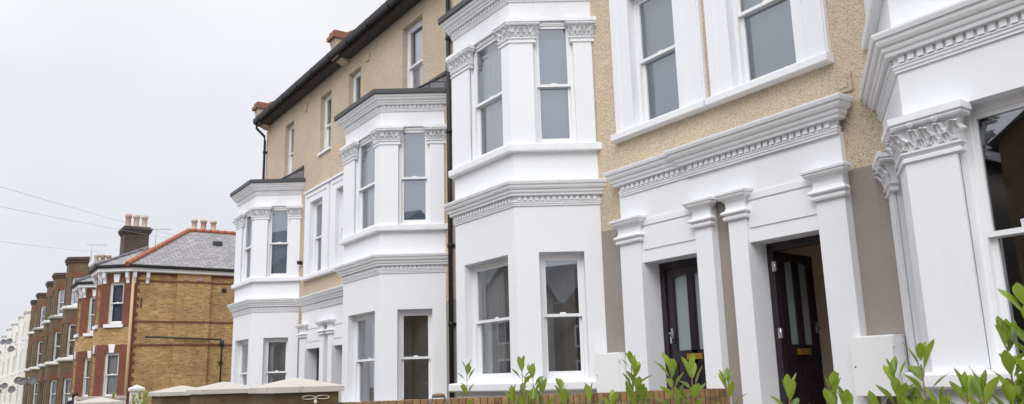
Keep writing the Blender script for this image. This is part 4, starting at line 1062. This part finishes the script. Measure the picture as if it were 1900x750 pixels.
# ------------------------------------------------------------------ sky, sun, camera
el, az = R(46), R(142)      # bright part of the overcast: behind the viewer, to the right
w = bpy.data.worlds.new('World'); scene.world = w; w.use_nodes = True
nt = w.node_tree
for n in list(nt.nodes): nt.nodes.remove(n)
out = nt.nodes.new('ShaderNodeOutputWorld'); bg = nt.nodes.new('ShaderNodeBackground')
sky = nt.nodes.new('ShaderNodeTexSky'); sky.sky_type = 'NISHITA'; sky.sun_disc = False; sky.sun_elevation = el; sky.sun_rotation = az; sky.air_density = 1.0; sky.dust_density = 3.0
tc = nt.nodes.new('ShaderNodeTexCoord'); sp = nt.nodes.new('ShaderNodeSeparateXYZ'); nt.links.new(tc.outputs['Generated'], sp.inputs[0])
mp = nt.nodes.new('ShaderNodeMapping'); mp.inputs['Scale'].default_value = (1, 1, 2.2); nt.links.new(tc.outputs['Generated'], mp.inputs['Vector'])
nz = nt.nodes.new('ShaderNodeTexNoise'); nz.inputs['Scale'].default_value = 2.3; nz.inputs['Detail'].default_value = 5; nt.links.new(mp.outputs[0], nz.inputs['Vector'])
# overcast layer: brighter towards the zenith, soft cloud structure (values are for Background strength 0.1)
gr = nt.nodes.new('ShaderNodeValToRGB'); e = gr.color_ramp.elements
e[0].position = 0.0; e[0].color = (.915, .93, 1.02, 1); e[1].position = .30; e[1].color = (1.10, 1.11, 1.18, 1)
x = e.new(.45); x.color = (1.22, 1.23, 1.27, 1); x = e.new(.62); x.color = (1.58, 1.60, 1.70, 1); x = e.new(1.0); x.color = (2.0, 2.03, 2.16, 1)
nt.links.new(sp.outputs[2], gr.inputs['Fac'])
cr = nt.nodes.new('ShaderNodeMapRange'); cr.inputs['From Min'].default_value = .3; cr.inputs['From Max'].default_value = .7; cr.inputs['To Min'].default_value = .915; cr.inputs['To Max'].default_value = 1.055
nt.links.new(nz.outputs['Fac'], cr.inputs['Value'])
ml_ = nt.nodes.new('ShaderNodeVectorMath'); ml_.operation = 'MULTIPLY'; nt.links.new(gr.outputs[0], ml_.inputs[0]); nt.links.new(cr.outputs[0], ml_.inputs[1])
dt = nt.nodes.new('ShaderNodeVectorMath'); dt.operation = 'DOT_PRODUCT'; nt.links.new(tc.outputs['Generated'], dt.inputs[0]); dt.inputs[1].default_value = (math.sin(az), math.cos(az), 0)
dm = nt.nodes.new('ShaderNodeMath'); dm.operation = 'MULTIPLY_ADD'; nt.links.new(dt.outputs['Value'], dm.inputs[0]); dm.inputs[1].default_value = .26 * 10; dm.inputs[2].default_value = 10.0
sc_ = nt.nodes.new('ShaderNodeVectorMath'); sc_.operation = 'SCALE'; nt.links.new(dm.outputs[0], sc_.inputs['Scale']); nt.links.new(ml_.outputs[0], sc_.inputs[0])
mx = nt.nodes.new('ShaderNodeMix'); mx.data_type = 'RGBA'; mx.inputs[0].default_value = .95
nt.links.new(sky.outputs[0], mx.inputs[6]); nt.links.new(sc_.outputs[0], mx.inputs[7])
nt.links.new(mx.outputs[2], bg.inputs['Color']); bg.inputs['Strength'].default_value = .1
nt.links.new(bg.outputs[0], out.inputs['Surface'])
sd = bpy.data.lights.new('sun', 'SUN'); sd.energy = 1.5; sd.angle = R(40); sd.color = (1, .985, .965)
so = bpy.data.objects.new('sun', sd); COL.objects.link(so)
dirv = Vector((math.sin(az) * math.cos(el), math.cos(az) * math.cos(el), math.sin(el)))
so.rotation_euler = dirv.to_track_quat('Z', 'Y').to_euler()

cam = bpy.data.cameras.new('camera'); co = bpy.data.objects.new('camera', cam); COL.objects.link(co)
yaw, pit, rol = R(55.75), R(12.2), R(-1.54)
fw = Vector((-math.sin(yaw) * math.cos(pit), math.cos(yaw) * math.cos(pit), math.sin(pit)))
r = fw.cross(Vector((0, 0, 1))).normalized(); u = r.cross(fw)
r, u = math.cos(rol) * r + math.sin(rol) * u, -math.sin(rol) * r + math.cos(rol) * u
co.matrix_world = Matrix(((r.x, u.x, -fw.x, 0), (r.y, u.y, -fw.y, 0), (r.z, u.z, -fw.z, 0), (0, 0, 0, 1)))
cam.sensor_fit = 'HORIZONTAL'; cam.sensor_width = 36; cam.lens = 36 * 1530 / 1900; cam.clip_start = .05; cam.clip_end = 2000
cam.dof.use_dof = True; cam.dof.focus_distance = 5.5; cam.dof.aperture_fstop = 9.0
scene.camera = co
scene.render.resolution_x = 1024; scene.render.resolution_y = 404
scene.view_settings.view_transform = 'Standard'; scene.view_settings.look = 'None'; scene.view_settings.exposure = 0; scene.view_settings.gamma = 1
scene.cycles.max_bounces = 8; scene.cycles.transparent_max_bounces = 16
